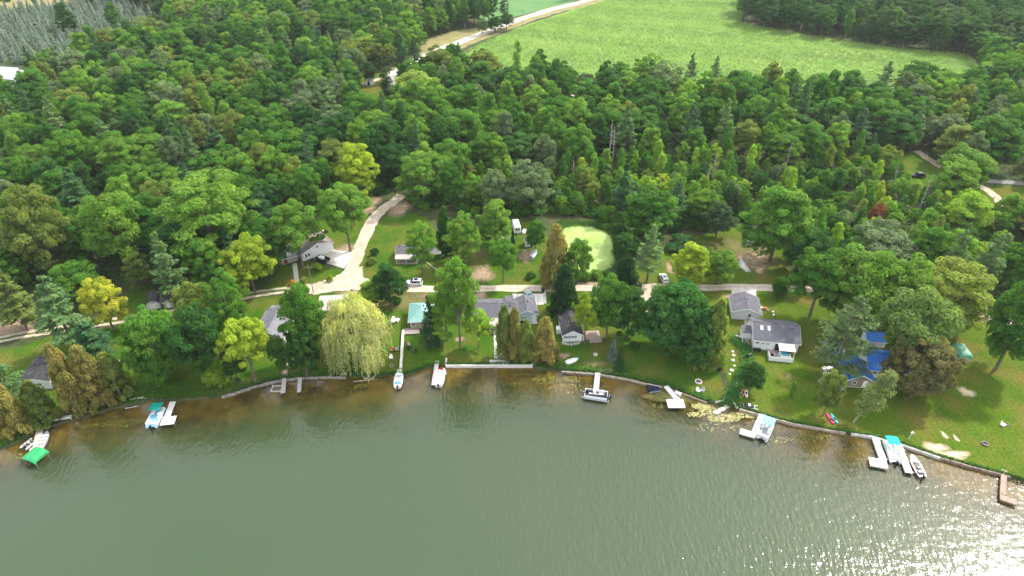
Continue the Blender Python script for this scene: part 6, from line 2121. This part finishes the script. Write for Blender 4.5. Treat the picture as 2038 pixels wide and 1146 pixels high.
car('white sport utility car parked on the grass at the lane', 825, 566, 180, L=4.6)
car('white car parked facing away under the pale pine', 1321, 557, 95, L=4.3, Hh=1.55)
car('teal blue car parked on the flagstone patio', 1053, 593, 100, 'teal_car_paint', L=4.2, Hh=1.55)
car('dark car parked in the right hand clearing', 1826, 352, 170, 'black_paint', L=4.6)
# utility trailer with mowers on the garage drive
ut = thing('utility_trailer', 'black utility trailer loaded with a white covered machine on the garage drive', 'trailer', G(645, 520), R(-28))
MB().box(-2.2, 1.6, -1.0, 1.0, .5, .6).build('bed', 'black_paint', ut)
for y in (-1.0, .94): MB().box(-2.2, 1.6, y, y + .06, .6, 1.25).build('side_rail', 'black_paint', ut)
MB().box(-2.26, -2.2, -1.0, 1.0, .6, 1.3).build('tail_gate', 'black_paint', ut)
MB().box(-1.7, .0, -.6, .6, .6, 1.45).build('covered_load', 'white_vinyl', ut, bevel=.2)
MB().box(1.6, 2.9, -.06, .06, .45, .55).build('hitch', 'black_paint', ut)
for x in (-.7, .2):
    for s in (-1, 1): MB().tube((x, s * 1.0, .36), (x, s * 1.25, .36), .36, .36, 12).build('wheel', 'dark_rubber', ut)
mw = thing('lawn_tractor', 'dark lawn tractor with yellow seat on the grass behind the white garage', 'lawn tractor', G(646, 464), R(40))
MB().box(-.8, .3, -.35, .35, .4, .75).build('chassis', 'black_paint', mw, bevel=.06)
MB().box(.2, 1.0, -.3, .3, .5, .95).build('hood', 'black_paint', mw, bevel=.1)
MB().box(-.6, -.1, -.28, .28, .75, 1.2).build('seat', 'sand', mw, bevel=.06)
for x, r in ((-.55, .36), (.75, .24)):
    for s in (-1, 1): MB().tube((x, s * .38, r), (x, s * .6, r), r, r, 12).build('wheel', 'dark_rubber', mw)
hull_boat('covered_boat', 'grey tarp covered boat on a trailer in the yard by the pond', 1062, 508, 70, 4.6, 1.8, cover='grey_vinyl', z=.35, motor=True)
wc = thing('garden_cart', 'white mower cover beside the round patio table left of the teal roof', 'mower', G(783, 640), R(5))
MB().box(-.5, .5, -1.0, .3, .2, .9).build('body', 'white_vinyl', wc, bevel=.15)
MB().box(-.35, .35, .3, 1.3, .2, .8).build('hood', 'white_vinyl', wc, bevel=.15)
for x in (-.5, .5):
    for y in (-.7, .9): MB().tube((x - .08, y, .22), (x + .08, y, .22), .22, .22, 10).build('wheel', 'dark_rubber', wc)
gn = thing('garden_table', 'round white garden table left of the teal roofed cottage', 'table', G(791, 640), 0)
MB().tube((0, 0, .68), (0, 0, .74), .6, .6, 16).build('table_top', 'white_vinyl', gn)
MB().tube((0, 0, 0), (0, 0, .68), .06).build('pedestal', 'white_vinyl', gn)
MB().tube((0, 0, 0), (0, 0, .05), .3, .2, 10).build('base', 'white_vinyl', gn)


def fire_pit(label, px, py, r=.85, inner='dirt', ring='white_stone'):
    t = thing('fire_pit', label, 'fire pit', G(px, py), 0)
    k = 14
    for i in range(k):
        a, b = 2 * math.pi * i / k + .02, 2 * math.pi * (i + 1) / k - .02
        MB().prism([(r * math.cos(a), r * math.sin(a)), (r * math.cos(b), r * math.sin(b)), ((r - .25) * math.cos(b), (r - .25) * math.sin(b)), ((r - .25) * math.cos(a), (r - .25) * math.sin(a))], 0, .28).build('stone', ring, t)
    MB().tube((0, 0, -.05), (0, 0, .06), r - .26, r - .26, 14).build('ash_bed', 'black_paint', t)
    for q in range(3):
        a = q * 2.1
        MB().tube((.35 * math.cos(a), .35 * math.sin(a), .12), (-.3 * math.cos(a), -.3 * math.sin(a), .2), .06, .06, 6).build('log', 'bark', t)


fire_pit('white ringed fire pit below the huge green tree', 1390, 760)
fire_pit('stone fire pit left of the copper brown tree', 1742, 802, .75)
fire_pit('dark metal fire ring on the lower right lawn', 1960, 884, .7, ring='black_paint')
fire_pit('small fire ring on the cottage lawn above the T dock', 1185, 706, .5)
fire_pit('dark fire ring on the lawn left of the stone wall', 779, 728, .6, ring='old_timber')


def chair(label, px, py, rot, m, group=None):
    c = thing('lawn_chair', label, 'chair', G(px, py), R(rot), group)
    MB().hexa([(-.32, -.35, .38), (.32, -.35, .38), (.32, .25, .28), (-.32, .25, .28)], [(-.32, -.35, .44), (.32, -.35, .44), (.32, .25, .34), (-.32, .25, .34)]).build('seat', m, c)
    MB().hexa([(-.32, .22, .3), (.32, .22, .3), (.32, .3, .3), (-.32, .3, .3)], [(-.28, .5, 1.0), (.28, .5, 1.0), (.28, .56, 1.0), (-.28, .56, 1.0)]).build('backrest', m, c)
    for s in (-.36, .36):
        MB().box(s - .06, s + .06, -.4, .4, .56, .61).build('armrest', m, c)
        MB().box(s - .04, s + .04, -.38, -.30, 0, .56).build('leg', m, c)
        MB().box(s - .04, s + .04, .28, .36, 0, .56).build('leg', m, c)


for a in [('left white lawn chair by the white ringed fire pit', 1389, 780, 20, 'white_vinyl'), ('right white lawn chair by the white ringed fire pit', 1398, 779, -30, 'grey_vinyl'),
          ('dark lawn chair left of the stone wall', 782, 698, 60, 'maroon_vinyl'), ('white lawn chair left of the stone wall', 779, 714, 10, 'white_vinyl'), ('grey lawn chair beside the stone wall', 790, 697, -60, 'grey_vinyl'),
          ('tan lawn chair right of the stone wall', 814, 688, 20, 'timber'), ('black and white lawn chair right of the stone wall', 826, 702, -40, 'black_paint'), ('navy lawn chair right of the stone wall', 815, 694, 80, 'navy_vinyl'),
          ('white lawn chair on the far right lawn by the long pole', 1995, 848, 30, 'white_vinyl')]:
    chair(*a)
sg = thing('swing_seat', 'dark toppled garden bench beside the white chair on the far right lawn', 'bench', G(2003, 846), R(20))
MB().box(-.9, .9, -.06, .06, .0, .10).build('rail', 'black_paint', sg)
for x in (-.7, 0, .7): MB().box(x - .05, x + .05, -.5, .5, .1, .16).build('slat', 'old_timber', sg)


def pole(name, label, px, py, h, m='old_timber', arm=True, r=.14, light=False, cat='utility pole'):
    t = thing(name, label, cat, G(px, py), 0)
    MB().tube((0, 0, -.2), (0, 0, h), r, r * .65, 8).build('pole', m, t)
    if arm:
        MB().box(-1.0, 1.0, -.06, .06, h - .7, h - .58).build('cross_arm', m, t)
        for x in (-.9, 0, .9): MB().tube((x, 0, h - .58), (x, 0, h - .40), .04).build('insulator', 'grey_vinyl', t)
    if light:
        MB().box(-.15, .15, -1.3, -.05, h - .3, h - .2).build('light_arm', 'aluminium', t)
    return t


U1 = pole('utility_pole', 'grey utility pole at the gravel junction near the white garage', 624, 583, 9.0)
U2 = pole('utility_pole', 'utility pole at the lane in front of the tall pale tree', 898, 577, 8.5)
pole('utility_pole', 'utility pole beside the far road at the corn field', 1040, 52, 9.5)
pole('utility_pole', 'pale utility pole standing at the near edge of the corn field', 1596, 150, 12.0, 'pale_bark')
U3 = pole('utility_pole', 'utility pole at the lane left of the large right hand tree', 1582, 582, 8.5)
wr = thing('overhead_wire', 'overhead wire strung along the lane between utility poles', 'wire', (0, 0, 0))
for a, b in ((U1, U2), (U2, U3)):
    p0, p1 = a.location + Vector((0, 0, 8.2)), b.location + Vector((0, 0, 8.0))
    wb = MB()
    prev = p0
    for i in range(1, 13):
        k = i / 12
        q = p0.lerp(p1, k) - Vector((0, 0, 4 * .9 * k * (1 - k)))
        wb.tube(prev, q, .018, .018, 4)
        prev = q
    wb.build('cable', 'black_paint', wr)
bx = thing('bird_house', 'white bird house on a pole left of the willow', 'bird house', G(625, 712), 0)
MB().tube((0, 0, 0), (0, 0, 2.2), .04).build('pole', 'aluminium', bx)
MB().box(-.25, .25, -.25, .25, 2.2, 2.6).build('box', 'white_paint', bx)
MB().add([(-.32, -.32, 2.6), (.32, -.32, 2.6), (.32, .32, 2.6), (-.32, .32, 2.6), (0, 0, 2.9)], [(0, 1, 4), (1, 2, 4), (2, 3, 4), (3, 0, 4), (3, 2, 1, 0)]).build('roof', 'white_paint', bx)
bx = thing('bird_house', 'weathered wooden bird house right of the brown cedars', 'bird house', G(240, 730), 0)
for sx in (-.35, .35): MB().box(sx - .05, sx + .05, -.05, .05, 0, 1.0).build('leg', 'timber', bx)
MB().box(-.45, .45, -.4, .4, .9, 1.3).build('box', 'timber', bx)
MB().slab([(-.6, -.5, 1.3), (0, -.5, 1.75), (0, .5, 1.75), (-.6, .5, 1.3)], .05).slab([(0, -.5, 1.75), (.6, -.5, 1.3), (.6, .5, 1.3), (0, .5, 1.75)], .05).build('roof', 'pale_gravel', bx)
sp = thing('yard_light', 'white lamp on a slanted post at the right lawn edge', 'lamp', G(1808, 874), 0)
MB().tube((0, 0, 0), (.45, .3, 1.5), .05).build('post', 'white_paint', sp)
MB().box(.2, .8, .2, .5, 1.5, 1.62).build('arm', 'white_paint', sp)
MB().tube((.45, .3, 1.6), (.45, .3, 1.9), .18, .12, 8).build('lamp_head', 'white_vinyl', sp)
tb = thing('trash_bin', 'black wheeled trash bin beside the lane near the flagstone patio', 'bin', G(1080, 582), 0)
MB().hexa([(-.28, -.3, .05), (.28, -.3, .05), (.28, .3, .05), (-.28, .3, .05)], [(-.34, -.38, 1.05), (.34, -.38, 1.05), (.34, .38, 1.05), (-.34, .38, 1.05)]).build('body', 'black_paint', tb)
MB().box(-.37, .37, -.42, .42, 1.05, 1.13).build('lid', 'black_paint', tb)
for s in (-.25, .25): MB().tube((s - .05, .35, .12), (s + .05, .35, .12), .12, .12, 10).build('wheel', 'dark_rubber', tb)
wf = thing('wire_fence', 'thin dark wire fence running up the lawn beside the small spruces', 'fence', (0, 0, 0))
a, b = G(1243, 748), G(1241, 690)
for i in range(7):
    p = a.lerp(b, i / 6)
    MB().box(p.x - .04, p.x + .04, p.y - .04, p.y + .04, 0, 1.15).build('post', 'old_timber', wf)
for z in (.3, .7, 1.1): MB().tube((a.x, a.y, z), (b.x, b.y, z), .02, .02, 4).build('wire', 'black_paint', wf)
dg = thing('play_wagon', 'yellow and orange toy play set on the lawn right of the grey garage', 'play set', G(1521, 616), R(-20))
MB().box(-1.1, 1.1, -.3, .3, .1, .25).build('sand_tray', 'old_timber', dg)
MB().box(-.2, .5, -.25, .25, .25, .75).build('box', 'orange_plastic', dg, bevel=.08)
MB().box(-1.0, -.4, -.25, .25, .25, .6).build('bin', 'white_vinyl', dg, bevel=.08)
for i, (x, y, lab_) in enumerate([(1538, 622, 'upper white bucket on the lawn right of the grey garage'), (1539, 628, 'lower white bucket on the lawn right of the grey garage')]):
    bk = thing('bucket', lab_, 'bucket', G(x, y), 0)
    MB().tube((0, 0, 0), (0, 0, .4), .22, .28, 12).build('pail', 'white_vinyl', bk)
    MB().tube((-.28, 0, .38), (.28, 0, .38), .015, .015, 5).build('handle', 'aluminium', bk)
gg = thing('propane_grill', 'dark barbecue grill on the lawn below the slate roofed house', 'grill', G(1491, 711), R(20))
MB().box(-.6, .6, -.3, .3, .4, .8).build('cabinet', 'black_paint', gg)
MB().loft([[(x, .3 * math.cos(a * math.pi / 6), .8 + .3 * math.sin(a * math.pi / 6)) for a in range(7)] for x in (-.45, .45)]).build('lid', 'black_paint', gg)
for sx in (-.5, .5):
    for sy in (-.25, .25): MB().box(sx - .03, sx + .03, sy - .03, sy + .03, 0, .4).build('leg', 'black_paint', gg)

# ------------------------------------------------------------------ things floating on the water
r9 = random.Random(12)


def floats(name, label, cat, spots_, m, smin, smax, z):
    mb = MB()
    for (px, py, rx, ry, n) in spots_:
        c = G(px, py, z)
        ph = r9.uniform(0, 6)
        for _ in range(n):
            a, q = r9.uniform(0, 6.28), math.sqrt(r9.random()) * (1 + .3 * math.sin(3 * ph))
            x, y = c.x + rx * q * math.cos(a), c.y + ry * q * math.sin(a)
            if y > shore_y(x) - .15: continue
            s = r9.uniform(smin, smax)
            o = r9.uniform(0, 1)
            if r9.random() < .35: continue
            mb.add([(x + s * math.cos(o + k * 1.257) * r9.uniform(.6, 1.2), y + s * .8 * math.sin(o + k * 1.257) * r9.uniform(.6, 1.2), z + .004 * r9.random()) for k in range(5)], [(0, 1, 2, 3, 4)])
    o = mb.build(name, m)
    return tag(o, label, cat, kind='stuff')


floats('lily_pads', 'yellow-green lily pads and floating weed along the shore', 'water plants', [
    (215, 838, 3.5, 1.2, 160), (255, 842, 2.0, .9, 140), (170, 846, 3.5, 1.0, 90), (30, 908, 3.0, 1.2, 90), (280, 838, 1.0, .6, 60), (405, 803, 1.0, .8, 60), (440, 812, 2.0, .8, 60), (690, 772, 2.2, 1.2, 120), (720, 768, 2.5, 1.0, 110), (900, 755, 2.5, 2.0, 140), (1050, 745, 4.5, 1.6, 260), (1085, 755, 4.0, 2.0, 240), (1020, 760, 3.5, 1.6, 120), (1140, 755, 3.0, 1.4, 160), (1250, 775, 3.0, 1.6, 110), (1320, 800, 2.6, 1.6, 130), (1370, 805, 2.6, 1.6, 160), (1640, 865, 4.6, 1.1, 240), (1600, 872, 3.0, 1.4, 150), (1680, 885, 3.0, 1.6, 120), (1840, 912, 2.0, .9, 70), (590, 785, 6, 1.8, 160)], 'lily_pads', .07, .20, WATER_Z + .012)
floats('algae_mats', 'pale yellow algae scum floating by the creek mouth', 'algae', [
    (1395, 808, 1.8, .9, 260), (1408, 815, 1.6, 1.2, 320), (1385, 825, 2.6, 1.0, 150), (1440, 832, 4.0, 1.3, 520), (1480, 826, 2.8, .8, 380), (1430, 850, 5.0, 1.4, 110), (1150, 772, 5.0, 1.4, 60), (1560, 876, 4.5, 1.4, 60)], 'algae_scum', .07, .24, WATER_Z + .02)

# ------------------------------------------------------------------ air: light summer haze
hz = MB().box(-4200, 4200, -4400, 6600, -8.0, 118.0).build('haze', 'white_paint')
hm, nt, p = new_mat('haze')
nt.nodes.remove(p)
pv = N(nt, 'ShaderNodeVolumePrincipled')
pv.inputs['Color'].default_value = (0.88, 0.94, 1.0, 1)
pv.inputs['Density'].default_value = 0.00007
pv.inputs['Anisotropy'].default_value = 0.2
nt.links.new(pv.outputs[0], nt.nodes['Material Output'].inputs['Volume'])
hz.data.materials.clear()
hz.data.materials.append(hm)
tag(hz, 'thin pale summer haze over the whole scene', 'haze', kind='stuff')
